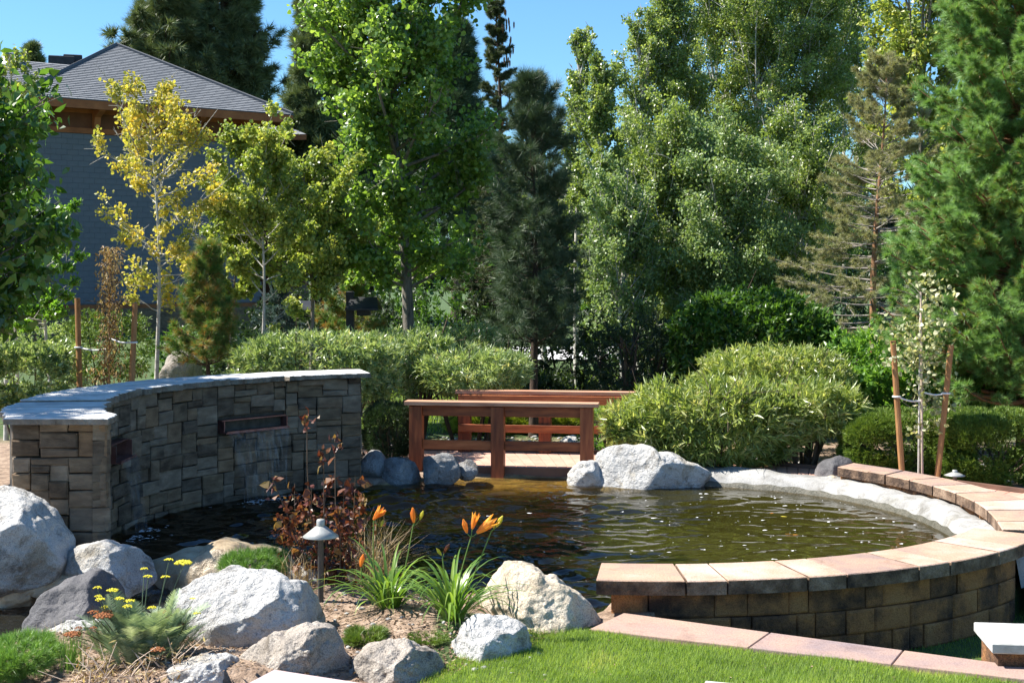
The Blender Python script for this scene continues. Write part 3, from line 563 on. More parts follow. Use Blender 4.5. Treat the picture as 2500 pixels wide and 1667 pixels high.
def ashlar(at, S, side, z0, z1, cu, cv, mat, parent, holes=(), seed=3):
    rg = random.Random(seed); nu = int(round(S / cu)); nv = int(round((z1 - z0) / cv)); cu = S / nu; cv = (z1 - z0) / nv
    occ = [[False] * nu for _ in range(nv)]
    for (a, b, c_, d_) in holes:
        for v in range(nv):
            for u in range(nu):
                if a < (u + .5) * cu < b and c_ < z0 + (v + .5) * cv < d_: occ[v][u] = True
    cnt = 0
    for v in range(nv):
        u = 0
        while u < nu:
            if occ[v][u]: u += 1; continue
            hh = rg.choice([1, 2, 2, 2, 3]); ww = rg.choice([2, 3, 3, 4, 4, 5]) if hh < 3 else rg.choice([2, 3, 3, 4])
            if hh == 1: ww = rg.choice([3, 4, 5])
            w_ = 0
            while u + w_ < nu and not occ[v][u + w_] and w_ < ww: w_ += 1
            if u + w_ < nu and not occ[v][u + w_] and (u + w_ + 1 >= nu or occ[v][u + w_ + 1]): w_ += 1
            h_ = 1
            while h_ < hh and v + h_ < nv and all(not occ[v + h_][u + i] for i in range(w_)): h_ += 1
            for a in range(h_):
                for b in range(w_): occ[v + a][u + b] = True
            face_stone(at, side, u * cu, (u + w_) * cu, z0 + v * cv, z0 + (v + h_) * cv, rg.uniform(.0, .026), 'stone', mat, parent, rg=rg, nseg=2 if w_ * cu > .3 else 1)
            cnt += 1; u += w_
    return cnt
OUTER = spline([(-3.62, 9.78), (-3.86, 10.4), (-3.92, 11.1), (-3.88, 11.85), (-3.70, 12.5), (-3.42, 13.1), (-3.0, 13.7), (-2.4, 14.25), (-1.72, 14.6)], 60)
wall = thing('stone_wall', (-2.9, 12.8, 0), 'curved grey masonry wall with white flagstone coping and two copper spouts', 'wall')
ip, IS = path_fn(INNER); zb, zt = -.2, 1.13
def s_at_px(px):
    best = 0; bd = 1e9
    for s in np.linspace(0.9, IS, 400):
        x, y, _, _ = ip(s)
        e = abs(CX + x / y * F - px)
        if e < bd: bd, best = e, s
    return best
sA, sB = s_at_px(535), s_at_px(695); sC, sD = s_at_px(257), s_at_px(300)
sC, sD = min(sC, sD), max(sC, sD)
if sD - sC < .3: sD = sC + .42
n1 = ashlar(ip, IS, 1, zb, zt, .070, .0605, M['veneer'], wall, holes=[(sA, sB, .66, .80), (sC, sD, .62, .80)], seed=5)
ep, ES = path_fn([(-3.62, 9.78), (-2.93, 9.78)])
n2 = ashlar(ep, ES, 1, zb, zt, .069, .0605, M['veneer'], wall, seed=9)
rp, RS = path_fn([(-1.58, 14.12), (-1.72, 14.6)])
n3 = ashlar(rp, RS, 1, zb, zt, .08, .083, M['veneer'], wall, seed=10)
# core between the two curved faces
nI = 40; vi = []; ii = spline(INNER, nI); oo = spline(OUTER, nI)
cen = (ii + oo) / 2
ii2 = ii + (cen - ii) * .16; oo2 = oo + (cen - oo) * .02; ii2[0] += (0, .06); oo2[0] += (0, .06); ii2[-1] -= (.06, .02); oo2[-1] -= (.06, .02)
for z in (zb - .3, zt - .002):
    for a in ii2: vi.append((a[0], a[1], z))
    for a in oo2: vi.append((a[0], a[1], z))
fs = []
for k in range(nI - 1):
    fs += [(k, k + 1, 2 * nI + k + 1, 2 * nI + k), (nI + k + 1, nI + k, 3 * nI + k, 3 * nI + k + 1), (2 * nI + k, 2 * nI + k + 1, 3 * nI + k + 1, 3 * nI + k)]
fs += [(nI, 0, 2 * nI, 3 * nI), (nI - 1, 2 * nI - 1, 4 * nI - 1, 3 * nI - 1)]
core = wobj('wall_core', py_mesh('wall_core', vi, fs), M['mortar'], wall)
# flagstones of the coping
cuts_ = [0, .13, .21, .31, .42, .53, .66, .80, 1.0]
rg = random.Random(4)
for k in range(len(cuts_) - 1):
    u0, u1 = cuts_[k] + .0018, cuts_[k + 1] - .0018; nn = 13; a_ = []; b_ = []
    for q in range(nn):
        u = (u0 + (u1 - u0) * q / (nn - 1)) * (nI - 1); i0 = min(int(u), nI - 2); fr = u - i0
        pi_ = ii[i0] * (1 - fr) + ii[i0 + 1] * fr; po = oo[i0] * (1 - fr) + oo[i0 + 1] * fr; v = pi_ - po; v = v / np.linalg.norm(v)
        a_.append(pi_ + v * (.065 + rg.uniform(-.018, .018) + .015 * math.sin(k * 2.1 + q * .5))); b_.append(po - v * (.05 + rg.uniform(-.02, .02)))
    if k == 0:
        for L_ in (a_, b_): L_[0] = L_[0] + np.array([0, -.16 + rg.uniform(-.02, .02)])
        b_[0] = b_[0] + np.array([.03, .0])
    if k == len(cuts_) - 2:
        for L_ in (a_, b_): L_[-1] = L_[-1] + np.array([.09, .03])
    poly = [tuple(p_) for p_ in b_] + [tuple(p_) for p_ in a_[::-1]]
    poly = poly[::-1]
    ar = sum(poly[i][0] * poly[(i + 1) % len(poly)][1] - poly[(i + 1) % len(poly)][0] * poly[i][1] for i in range(len(poly)))
    if ar < 0: poly = poly[::-1]
    tz = 1.133 + rg.uniform(0, .004); sides(wobj('coping_stone', prism_mesh('coping_stone', poly, tz, tz + .042 + rg.uniform(0, .022), .006), M['coping'], wall), M['coping_side'])
# copper spouts
def spout(s0, s1, z0, z1, out, name='spout'):
    sm = (s0 + s1) / 2; x, y, tx, ty = ip(sm); n_ = np.array([ty, -tx]); t_ = np.array([tx, ty]); hw = (s1 - s0) / 2 - .012
    base = np.array([x, y]); th = .012
    sag = .05
    def P(a, o_, z): q = base + t_ * a + n_ * o_; return (q[0], q[1], z)
    acc_v = []; acc_f = []
    def bx(a0, a1, o0, o1, q0, q1):
        b0 = len(acc_v)
        for z in (q0, q1):
            for a, o_ in ((a0, o0), (a1, o0), (a1, o1), (a0, o1)): acc_v.append(P(a, o_, z))
        for f_ in ((3, 2, 1, 0), (4, 5, 6, 7), (0, 1, 5, 4), (1, 2, 6, 5), (2, 3, 7, 6), (3, 0, 4, 7)): acc_f.append(tuple(b0 + i for i in f_))
    bx(-hw, hw, -.14, out, z0, z0 + th); bx(-hw, hw, -.14, out * .45, z1 - th, z1)
    bx(-hw, -hw + th, -.14, out * .7, z0 + th, z1 - th); bx(hw - th, hw, -.14, out * .7, z0 + th, z1 - th)
    bx(-hw + th, hw - th, out - .008, out, z0 + th, z0 + th + .012); bx(-hw + th, hw - th, -.14, -.12, z0 + th, z1 - th)
    return wobj(name, py_mesh(name, acc_v, acc_f), M['copper'], wall), base, t_, n_, hw
_, bA, tA, nA, hA = spout(sA, sB, .665, .795, .12)
_, bC, tC, nC, hC = spout(sC, sD, .63, .79, .14)
def fall(b, t_, n_, hw, z0, out, taper, name, label):
    nu, nv = 14, 16; V = []
    for j in range(nv):
        v = j / (nv - 1)
        for i in range(nu):
            u = (i / (nu - 1) - .5) * 2; wv = hw * (1 - taper * v ** .8); o_ = out + .10 * math.sqrt(v) + .01 * math.sin(u * 9 + v * 5)
            q = b + t_ * u * wv + n_ * o_; V.append((q[0], q[1], z0 * (1 - v) + .004 * v))
    id3 = np.arange(nu * nv).reshape(nv, nu); Q = np.stack([id3[:-1, :-1], id3[:-1, 1:], id3[1:, 1:], id3[1:, :-1]], -1).reshape(-1, 4)
    return tag(wobj(name, np_mesh(name, V, Q, None, True), M['falling']), label, 'waterfall', 'waterfalls from the stone wall')
fall(bA, tA, nA, hA * .95, .685, .12, .30, 'waterfall', 'thin sheet of water dropping from the wide spout in the middle of the stone wall')
fall(bC, tC, nC, hC * .85, .65, .14, .12, 'waterfall', 'thin sheet of water dropping from the spout at the left end of the stone wall')
# foam where the sheets land, and floating flecks on the water
def discs(pts, rad, z, name, label, mat, ky=.7):
    V = []; Q = []; k = 6
    for (x, y), r in zip(pts, rad):
        a0 = random.random() * 6; b0 = len(V)
        for i in range(k):
            rr = r * random.uniform(.5, 1.1); a = a0 + i * 2 * PI / k; V.append((x + rr * math.cos(a) * 1.5, y + rr * math.sin(a) * ky, z + random.uniform(0, .004)))
        Q.append(list(range(b0, b0 + k)))
    return tag(wobj(name, np_mesh(name, V, np.array(Q)), mat), label, kind='stuff', cat='foam')
fp = []; fr_ = []
for b, t_, n_, hw in ((bA, tA, nA, hA), (bC, tC, nC, hC)):
    for _ in range(150):
        q = b + t_ * random.gauss(0, hw * .55) + n_ * (.2 + abs(random.gauss(0, .09))); fp.append(tuple(q)); fr_.append(random.uniform(.006, .018))
discs(fp, fr_, .006, 'foam', 'white splash foam under the two spouts', M['white_foam'])
fp = []; fr_ = []
while len(fp) < 190:
    x = random.uniform(-.3, 3.6); y = random.uniform(8.8, 13.7)
    if random.random() > .15 + .85 * max(0, (x - .5) / 3): continue
    if sdist(np.array([x]), np.array([y]), POND)[0] > .12: fp.append((x, y)); fr_.append(random.choice([.004, .005, .007, .009, .014, .02]))
discs(fp, fr_, .006, 'floating_flecks', 'small white flecks of foam floating on the right half of the pond', M['white_foam'])

# ---------------------------------------------------------------- concrete rim (real rounded kerb between water and far wall)
rim_in = spline([(1.45, 14.18), (1.9, 14.14), (2.45, 13.93), (3.05, 13.48), (3.45, 12.78), (3.64, 12.1), (3.68, 11.4), (3.58, 10.7), (3.38, 10.12)], 70)
TH = [(-.05, -.25), (.0, -.02), (.03, .05), (.09, .11), (.2, .145), (.34, .15), (.5, .13), (.56, -.1)]
V = []; nr = len(TH)
atr, RSs = path_fn(rim_in)
for k, s in enumerate(np.linspace(0, RSs, 110)):
    x, y, tx, ty = atr(s)
    wdn = 1.0 + .1 * math.sin(s * 3.1) + .08 * math.sin(s * 7.7); ends = min(1, s / .5 + .3)
    if x > 3.0: wdn *= .8
    for o_, z in TH:
        oo_ = o_ * wdn if o_ > 0 else o_
        V.append((x - ty * oo_, y + tx * oo_, z * (ends if z > 0 else 1) * (1 + .1 * math.sin(s * 5.3 + o_ * 9)) + (.008 * math.sin(s * 21 + o_ * 30) if z > 0 else 0)))
id3 = np.arange(110 * nr).reshape(110, nr); Q = np.stack([id3[:-1, :-1], id3[1:, :-1], id3[1:, 1:], id3[:-1, 1:]], -1).reshape(-1, 4)
rimo = wobj('concrete_rim', np_mesh('concrete_rim', V, Q, None, True), M['concrete']); rimo.data.materials.append(M['wet_concrete'])
for i_, p_ in enumerate(rimo.data.polygons):
    if i_ % (nr - 1) < 2: p_.material_index = 1
tag(rimo, 'pale rounded concrete rim along the far right edge of the pond', 'pond rim')

# ---------------------------------------------------------------- near seat wall
sw = thing('seat_wall', (2.2, 8.9, -.3), 'curved low wall of brown split blocks with peach caps at the near right of the pond', 'wall')
def arcpath(R, a0, a1, n=60):
    return path_fn(arc(R, a0, a1, n))
ap, AS = arcpath(3.55, -6, 48)
rg = random.Random(8); ztop = .18; chh = .16
for row in range(3):
    s = 0; off = rg.uniform(0, .1); z1 = ztop - row * chh; z0 = z1 - chh
    while s < AS - .02:
        L = rg.choice([.14, .28, .30, .42, .44, .22]); 
        if s == 0: L = .24 + row * .09
        e = min(s + L, AS)
        if AS - e < .1: e = AS
        face_stone(ap, 1, s, e, z0, z1, rg.uniform(-.004, .014), 'block', M['block'], sw, depth=.22, gap=.003, bev=.014, jit=.002, rg=rg, nseg=3 if e - s > .2 else 1); s = e
# end stones and backing
bk = []; aa = np.linspace(-5.2, 47.6, 30)
po = [(C1[0] + 3.40 * math.sin(math.radians(a)), C1[1] - 3.40 * math.cos(math.radians(a))) for a in aa]
pi2 = [(C1[0] + 3.20 * math.sin(math.radians(a)), C1[1] - 3.20 * math.cos(math.radians(a))) for a in aa]
wobj('wall_core', prism_mesh('wall_core', po + pi2[::-1], -.6, ztop - .002), M['block'], sw)
# caps
a = -7.5; ck = 0
caps = [5.6 * .9 + 4, 4.2, 8.5, 4.4, 9.2, 4.6, 8.8, 4.6, 9, 6]
rg = random.Random(6)
for wdt in caps:
    b = min(a + wdt, 54); n_ = 4
    q = arc(3.63 + rg.uniform(-.006, .006), a + .10, b - .10, n_); qi = arc(3.12, a + .10, b - .10, n_)
    sides(wobj('cap_stone', prism_mesh('cap_stone', q + qi[::-1], .184, .275 + rg.uniform(-.002, .002), .006), M['cap'], sw), M['cap_side']); a = b
    if a >= 54: break
# ---------------------------------------------------------------- far curved wall
fw = thing('seat_wall', (3.9, 12, 0), 'far curved wall with rough peach capstones rising behind the concrete rim', 'wall')
fin = spline([(3.27, 13.6), (3.61, 13.02), (3.77, 12.65), (3.91, 12.1), (3.94, 11.5), (3.87, 10.9), (3.72, 10.25)], 50)
fout = spline([(3.50, 13.88), (3.88, 13.32), (4.14, 12.78), (4.30, 12.2), (4.42, 11.6), (4.5, 10.9), (4.45, 10.2)], 50)
fp_, FS = path_fn(fin); rg = random.Random(12); s = 0
while s < FS - .05:
    e = min(s + rg.choice([.22, .3, .36]), FS)
    # face block below the caps, set back .04
    x0, y0, tx, ty = fp_(s); face_stone(fp_, 1, s, e, 0.02, .175, -.05 + rg.uniform(0, .01), 'block', M['block'], fw, depth=.16, gap=.003, bev=.01, jit=.002, rg=rg); s = e
cu = [0, .16, .30, .42, .54, .66, .78, .90, 1]
for k in range(len(cu) - 1):
    nn = 4; A_ = []; Bq = []
    for q in range(nn):
        u = (cu[k] + .003 + (cu[k + 1] - cu[k] - .006) * q / (nn - 1)) * 49; i0 = min(int(u), 48); f_ = u - i0
        A_.append(tuple(fin[i0] * (1 - f_) + fin[i0 + 1] * f_)); Bq.append(tuple(fout[i0] * (1 - f_) + fout[i0 + 1] * f_))
    poly = A_ + Bq[::-1]
    sides(wobj('cap_stone', prism_mesh('cap_stone', poly, .184, .275 + rg.uniform(-.003, .003), .006), M['cap'], fw), M['cap_side'])
core_in = [tuple(a_ * .78 + b_ * .22) for a_, b_ in zip(fin[::4], fout[::4])]; core_out = [tuple(a_ * .1 + b_ * .9) for a_, b_ in zip(fin[::4], fout[::4])]
wobj('wall_core', prism_mesh('wall_core', core_in + core_out[::-1], -.5, .182), M['block'], fw)

# right-hand lower terrace and bench block
tr = prism_mesh('terrace_step', [(3.80, 9.75), (6.2, 9.2), (6.4, 10.4), (4.0, 10.75)], -.5, -.10, .01)
tag(wobj('terrace_step', tr, M['paver']), 'low pale paved step right of the seat wall', 'step')
pb = thing('pedestal', (2.9, 7.5, 0), 'low brown block with a smooth white slab on top at the right edge', 'pedestal')
wobj('slab', box_mesh('slab', (2.93, 7.52, .178), (.60, .46, .056), -.12, .006), M['white_slab'], pb)
wobj('block', box_mesh('block', (2.96, 7.53, .02), (.58, .40, .256), -.12, .012), M['block'], pb)
# purple slab at the bottom and the white corner
q = [G(668, 1633, .30), G(560, 1690, .30), G(640, 1800, .30), G(1060, 1790, .30), G(1010, 1688, .30), G(900, 1668, .30)]
tag(wobj('stone_slab', prism_mesh('stone_slab', [(a_[0], a_[1]) for a_ in q], .0, .30, .006), M['plum_slab']), 'smooth mauve slab at the bottom edge in front of the rounded brown boulder', 'slab')
q = [G(1722, 1660, .2), G(1690, 1740, .2), G(2000, 1760, .2), G(1960, 1682, .2)]
tag(wobj('stone_slab', prism_mesh('stone_slab', [(a_[0], a_[1]) for a_ in q], .0, .20, .006), M['white_slab']), 'corner of a white slab at the bottom edge of the lawn', 'slab')
# strip of pavers
strip = tag(wobj('path', prism_mesh('path', [(.72, 8.50), (.49, 8.13), (4.2, 6.43), (4.5, 6.28), (4.6, 6.36), (4.6, 6.50)][:4] + [(4.62, 6.42)], -.34, .018), M['block']), 'strip of long pinkish pavers crossing the lawn below the seat wall', kind='structure')
f0 = np.array([.46, 8.14]); f1 = np.array([4.3, 6.40]); b0_ = np.array([.70, 8.53]); b1_ = np.array([4.66, 6.30 + .02])
fd = (f1 - f0); L = np.linalg.norm(fd); fd /= L
bd = (b1_ - b0_); bd /= np.linalg.norm(bd)
s = 0
for ln in (.98, .80, 1.0, .9, .9):
    e = s + ln; k0 = s * 1.0; 
    a0 = f0 + fd * (s + .004); a1 = f0 + fd * (e - .004); c0 = b0_ + bd * (s * .98 + .004); c1 = b0_ + bd * (e * .98 - .004)
    poly = [tuple(a0), tuple(a1), tuple(c1), tuple(c0)]
    o_ = link('paver', prism_mesh('paver', poly, .020, .072, .004), strip, M['paver']); s = e

# ---------------------------------------------------------------- boardwalk and bridge
edge_far = spline([(-1.8, 16.24), (-1.3, 16.18), (.9, 15.85), (2.0, 15.42), (3.1, 14.7), (4.0, 13.95), (4.75, 13.15), (5.6, 12.1), (6.3, 11)], 90)
edge_near = spline([(-1.8, 15.0), (-1.3, 14.95), (.9, 14.68), (1.7, 14.5), (2.55, 14.2), (3.25, 13.7) , (4.1, 12.75), (4.75, 11.9), (5.2, 10.9)], 90)
br = thing('footbridge', (-.2, 15.4, .1), 'low redwood footbridge with two railings behind the pond', 'bridge')
bn = 0; zc = .11
ef, EFS = path_fn(edge_far); en, ENS = path_fn(edge_near)
def board(u0, u1, name, parent):
    # boards run skewed: the near end leads
    a0 = ef(u0 * EFS); a1 = ef(u1 * EFS); sk = .045
    c0 = en(min(1, u0 + sk) * ENS); c1 = en(min(1, u1 + sk) * ENS)
    g_ = .004
    d_ = np.array([a0[2], a0[3]]) * g_
    poly = [(c0[0] + d_[0], c0[1] + d_[1]), (c1[0] - d_[0], c1[1] - d_[1]), (a1[0] - d_[0], a1[1] - d_[1]), (a0[0] + d_[0], a0[1] + d_[1])]
    return wobj(name, prism_mesh(name, poly, zc - .03, zc + random.uniform(-.0015, .0015), .003), M['deck'], parent)
NB = 74; us = np.linspace(0, .955, NB + 1)
walk = tag(wobj('boardwalk', prism_mesh('boardwalk', [tuple(p_) for p_ in edge_near[31:88:3]] + [tuple(p_) for p_ in edge_far[31:88:3]][::-1], .03, .078), M['deck_edge']), 'reddish board path curving from the bridge behind the seat wall', kind='structure')
for k in range(NB):
    xm = ef((us[k]) * EFS)[0]
    par = br if xm < 1.3 else walk
    if par is walk: 
        o_ = board(us[k], us[k + 1], 'deck_board', None); o_.parent = walk
    else: board(us[k], us[k + 1], 'deck_board', br)
def curb(at, S, u0, u1, off, z0, z1, wd, name, parent, n=24):
    V = []; 
    for s in np.linspace(u0 * S, u1 * S, n):
        x, y, tx, ty = at(s)
        for o_, z in ((off, z0), (off + wd, z0), (off + wd, z1), (off, z1)): V.append((x - ty * o_, y + tx * o_, z))
    id4 = np.arange(n * 4).reshape(n, 4); A_ = id4[:-1]; Bb = id4[1:]
    Q = np.stack([A_, np.roll(A_, -1, 1), np.roll(Bb, -1, 1), Bb], -1).reshape(-1, 4)
    return wobj(name, np_mesh(name, V, Q), M['deck_edge'], parent)
curb(ef, EFS, 0, .40, .004, -.02, .15, .035, 'fascia', br)
curb(en, ENS, 0, .42, -.036, -.02, .10, .032, 'fascia', br)
o_ = curb(ef, EFS, .405, .97, .004, 0, .15, .05, 'edge_board', None); o_.parent = walk
def beam(p, q, w_, h_, mat, name, parent, bev=.004):
    p = np.array(p, float); q = np.array(q, float); L = np.linalg.norm(q[:2] - p[:2]); a = math.atan2(q[1] - p[1], q[0] - p[0])
    me = box_mesh(name, (0, 0, 0), (L, w_, h_), 0, bev); o_ = link(name, me, None, mat); c = (p + q) / 2
    o_.parent = parent; Lp = parent.location; o_.location = (c[0] - Lp[0], c[1] - Lp[1], c[2] - Lp[2]); o_.rotation_euler = (0, 0, a); return o_
def vpost(x, y, z0, z1, w_, name, parent, a=0.0, mat=None):
    me = box_mesh(name, (0, 0, 0), (w_, w_, z1 - z0), 0, .006); o_ = link(name, me, None, mat or M['redwood_post']); Lp = parent.location
    o_.parent = parent; o_.location = (x - Lp[0], y - Lp[1], (z0 + z1) / 2 - Lp[2]); o_.rotation_euler = (0, 0, a); return o_
# near railing
nl, nrr = np.array([X(1017, 14.88), 14.88]), np.array([X(1433, 14.62), 14.62]); ang = math.atan2(nrr[1] - nl[1], nrr[0] - nl[0])
md = np.array([X(1216, 14.74), 14.74])
ztr = .80
for p_ in (nl, md, nrr): vpost(p_[0], p_[1], -.05, ztr - .03, .14, 'post', br, ang)
e1 = nl + (nl - nrr) / np.linalg.norm(nl - nrr) * .12; e2 = nrr + (nrr - nl) / np.linalg.norm(nrr - nl) * .13
inn = np.array([-math.sin(ang), math.cos(ang)])
beam((*e1, ztr), (*e2, ztr), .19, .045, M['rail_top'], 'handrail', br)
for a_, b_ in ((nl, md), (md, nrr)):
    u = (b_ - a_) / np.linalg.norm(b_ - a_) * .073
    beam((*(a_ + u), ztr - .085), (*(b_ - u), ztr - .085), .04, .11, M['redwood'], 'rail', br); beam((*(a_ + u), .345), (*(b_ - u), .345), .04, .10, M['redwood'], 'rail', br)
# far railing
fl, fr2 = np.array([X(1135, 16.05), 16.05]), np.array([X(1528, 15.78), 15.78]); fm = (fl + fr2) / 2; fm = np.array([X(1331, 15.92), 15.92])
ang = math.atan2(fr2[1] - fl[1], fr2[0] - fl[0])
for p_ in (fl, fm, fr2): vpost(p_[0], p_[1], -.05, ztr - .01, .14, 'post', br, ang)
inn = np.array([-math.sin(ang), math.cos(ang)]); u = (fr2 - fl) / np.linalg.norm(fr2 - fl)
beam((*(fl - u * .10), ztr + .02), (*(fr2 + u * .12), ztr + .02), .17, .045, M['rail_top'], 'handrail', br)
off = -inn * .09
beam((*(fl - u * .06 + off), ztr - .06), (*(fr2 + u * .1 + off), ztr - .06), .04, .10, M['redwood'], 'rail', br); beam((*(fl - u * .06 + off), .40), (*(fr2 + u * .1 + off), .40), .04, .09, M['redwood'], 'rail', br)

# ---------------------------------------------------------------- house
A2 = np.array([-17.2, 47.0]); B2 = np.array([-8.6, 53.0]); ux = (B2 - A2) / np.linalg.norm(B2 - A2); inw = np.array([-ux[1], ux[0]])
side = np.linalg.norm(B2 - A2); ze = 8.45
hs = thing('house', (float(A2[0]), float(A2[1]), 0), 'grey block building with hipped shingle roof and orange wood eaves at the upper left', 'building')
def HP(a, b, z): q = A2 + ux * a + inw * b; return (float(q[0]), float(q[1]), z)      # a along the eave, b into the house
def hbox(name, a0, a1, b0, b1, z0, z1, mat):
    vs = [HP(a, b, z) for z in (z0, z1) for a, b in ((a0, b0), (a1, b0), (a1, b1), (a0, b1))]
    return wobj(name, py_mesh(name, vs, [(3, 2, 1, 0), (4, 5, 6, 7), (0, 1, 5, 4), (1, 2, 6, 5), (2, 3, 7, 6), (3, 0, 4, 7)]), mat, hs)
hbox('wall', -12, side - .95, 1.0, side - 1, 0, 8.2, M['house_joint'])
# concrete blocks on the front wall: individually where they show, the rest joined
bw, bh = .40, .20; shared = box_mesh('block', (0, 0, 0), (bw - .005, .06, bh - .005), 0, .003); shared.materials.append(M['house_block'])
angh = math.atan2(ux[1], ux[0]); cnt = 0; rest = Acc(); Vb = np.array([v.co[:] for v in shared.vertices]); Fb = [tuple(p_.vertices) for p_ in shared.polygons]; Fb = np.array(Fb)
R2 = np.array([[ux[0], ux[1], 0], [inw[0], inw[1], 0], [0, 0, 1.0]])
cand = []
r = 0; z = 1.15
while z < 7.35:
    a = -3.0 + (.2 if r % 2 else 0)
    while a < side - 1.15:
        px = CX + HP(a, 1, z)[0] / HP(a, 1, z)[1] * F; vis = 0 if (150 < px < 560) else 1
        py = HY + (CZ - z) / HP(a, 1, z)[1] * F
        vis += abs(py - 460) / 1000 + (0 if px < 260 or py > 420 else .2)
        cand.append((vis, a, z)); a += bw
    z += bh; r += 1
cand.sort()
for k, (_, a, z) in enumerate(cand):
    c_ = HP(a + bw / 2, .98, z + bh / 2)
    if k < 260:
        o_ = bpy.data.objects.new('block', shared); COL.objects.link(o_); o_.parent = hs; o_.location = (c_[0] - A2[0], c_[1] - A2[1], c_[2]); o_.rotation_euler = (0, 0, angh)
    else:
        rest.add(Vb @ R2 + np.array(c_), Fb)
tag(wobj('block_courses', rest.mesh('block_courses'), M['house_block'], hs), kind='stuff')
hbox('trim_board', -12, side - .9, .90, .99, 7.36, 7.56, M['house_wood']); hbox('frieze_panel', -12, side - .92, .96, .995, 7.56, 8.22, M['house_panel'])
hbox('trim_board', -12, side - .9, .90, .955, 8.10, 8.26, M['house_wood']); hbox('trim_board', -12, side - .9, .86, .97, .98, 1.12, M['house_wood'])
hbox('stone_base', -12, side - .9, .8, .97, 0, .98, M['veneer'])
hbox('fascia', -12, side + .0, -.02, .06, 8.16, 8.46, M['house_wood']); hbox('soffit', -12, side, .06, 1.2, 8.27, 8.30, M['house_wood'])
hbox('fascia', side - .06, side + .02, .06, side, 8.16, 8.46, M['house_wood'])
for a in np.arange(-10.6, side, 1.93):
    vs = []
    for da in (0, .22):
        for b, z in ((.95, 7.5), (.95, 8.25), (.08, 8.25), (.12, 8.12), (.62, 7.95), (.72, 7.58)): vs.append(HP(a + da, b, z))
    fs = [(0, 1, 2, 3, 4, 5), (11, 10, 9, 8, 7, 6)] + [(i, (i + 1) % 6 + 0, (i + 1) % 6 + 6, i + 6) for i in range(6)]
    wobj('bracket', py_mesh('bracket', vs, [tuple(f_) for f_ in fs]), M['house_wood'], hs)
# roof: front hip face in real overlapping courses, other faces plain
pk_b = side / 2; rise = 2.95
def roof_course(a0b, a1b, a0t, a1t, b0, b1, z0, z1, name='shingle_course'):
    P0, P1, P2, P3 = HP(a0b, b0 - .04, z0 + .045), HP(a1b, b0 - .04, z0 + .045), HP(a1t, b1, z1 + .03), HP(a0t, b1, z1 + .03)
    Q0, Q1 = HP(a0b, b0 - .04, z0 + .0), HP(a1b, b0 - .04, z0 + .0)
    me = py_mesh(name, [P0, P1, P2, P3, Q0, Q1], [(0, 1, 2, 3), (4, 5, 1, 0)]); uv = me.uv_layers.new(name='UVMap')
    v0 = z0 * 4.0; vals = [(a0b, v0), (a1b, v0), (a1t, v0 + .2), (a0t, v0 + .2), (a0b, v0 - .0), (a1b, v0 - .0), (a1b, v0), (a0b, v0)]
    row = round(z0 * 100) 
    for i, q in enumerate(vals): uv.data[i].uv = (q[0] + (row * .37) % 5, (.004 if i in (0, 1, 4, 5, 6, 7) else .206))
    return wobj(name, me, M['shingle'], hs)
NC = 34
for k in range(NC):
    t0, t1 = k / NC, (k + 1) / NC
    roof_course(t0 * side / 2 - (0.05), side - t0 * side / 2 + .05, t1 * side / 2, side - t1 * side / 2, t0 * pk_b, t1 * pk_b, 8.46 + t0 * rise, 8.46 + t1 * rise)
ap_ = HP(side / 2, pk_b, 8.46 + rise)
c_ = [HP(0, 0, 8.46), HP(side, 0, 8.46), HP(side, side, 8.46), HP(0, side, 8.46)]
wobj('roof', py_mesh('roof', c_ + [ap_], [(1, 2, 4), (2, 3, 4), (3, 0, 4), (3, 2, 1, 0)]), M['shingle'], hs)
# ridge caps along both hips of the front face
for (e0, e1) in ((HP(side, 0, 8.5), ap_), (HP(0, 0, 8.5), ap_)):
    Vt, Ft = one_tube([(e0[0], e0[1], e0[2] + .02), (e1[0], e1[1], e1[2] + .05)], [.09, .09], 5); wobj('ridge_cap', np_mesh('ridge_cap', Vt, Ft), M['shingle'], hs)
# lower wing to the left
NC2 = 20; w2 = 3.4
for k in range(NC2):
    t0, t1 = k / NC2, (k + 1) / NC2
    roof_course(-12, .05 + t0 * w2 , -12, .05 + t1 * w2, t0 * w2, t1 * w2, 8.46 + t0 * w2 * .5, 8.46 + t1 * w2 * .5)
wobj('roof', py_mesh('roof', [HP(-12, w2, 8.46 + w2 * .5), HP(w2, w2, 8.46 + w2 * .5), HP(w2, 9, 8.46), HP(-12, 9, 8.46)], [(0, 1, 2, 3)]), M['shingle'], hs)
# dark vent hood and white flue on the roof
vx = [HP(2.6, 5.6, 10.15), HP(4.2, 6.6, 10.7)]
wobj('roof_vent', box_mesh('roof_vent', (X(150, 52), 52, Zp(152, 52)), (.95, .5, .42), .3, .03), M['black'], hs); wobj('roof_vent', box_mesh('roof_vent', (X(178, 52.6), 52.6, Zp(141, 52)), (.7, .5, .36), .3, .03), M['black'], hs)
def lathe(name, prof, c, k=16):
    V = []; Q = []
    for r_, z_ in prof:
        for i in range(k): V.append((c[0] + r_ * math.cos(2 * PI * i / k), c[1] + r_ * math.sin(2 * PI * i / k), c[2] + z_))
    for j in range(len(prof) - 1):
        for i in range(k): Q.append((j * k + i, j * k + (i + 1) % k, (j + 1) * k + (i + 1) % k, (j + 1) * k + i))
    me = np_mesh(name, V, np.array(Q), None, True); return me
fl_ = HP(-3.5, 7.0, 8.8)
wobj('flue', lathe('flue', [(.36, 0), (.36, 1.0), (.52, 1.05), (.52, 1.25), (.36, 1.3), (.36, 1.55), (.30, 1.7), (.0, 1.72)], (X(28, 50), 50, Zp(175, 50) - 1.0)), M['steel'], hs)
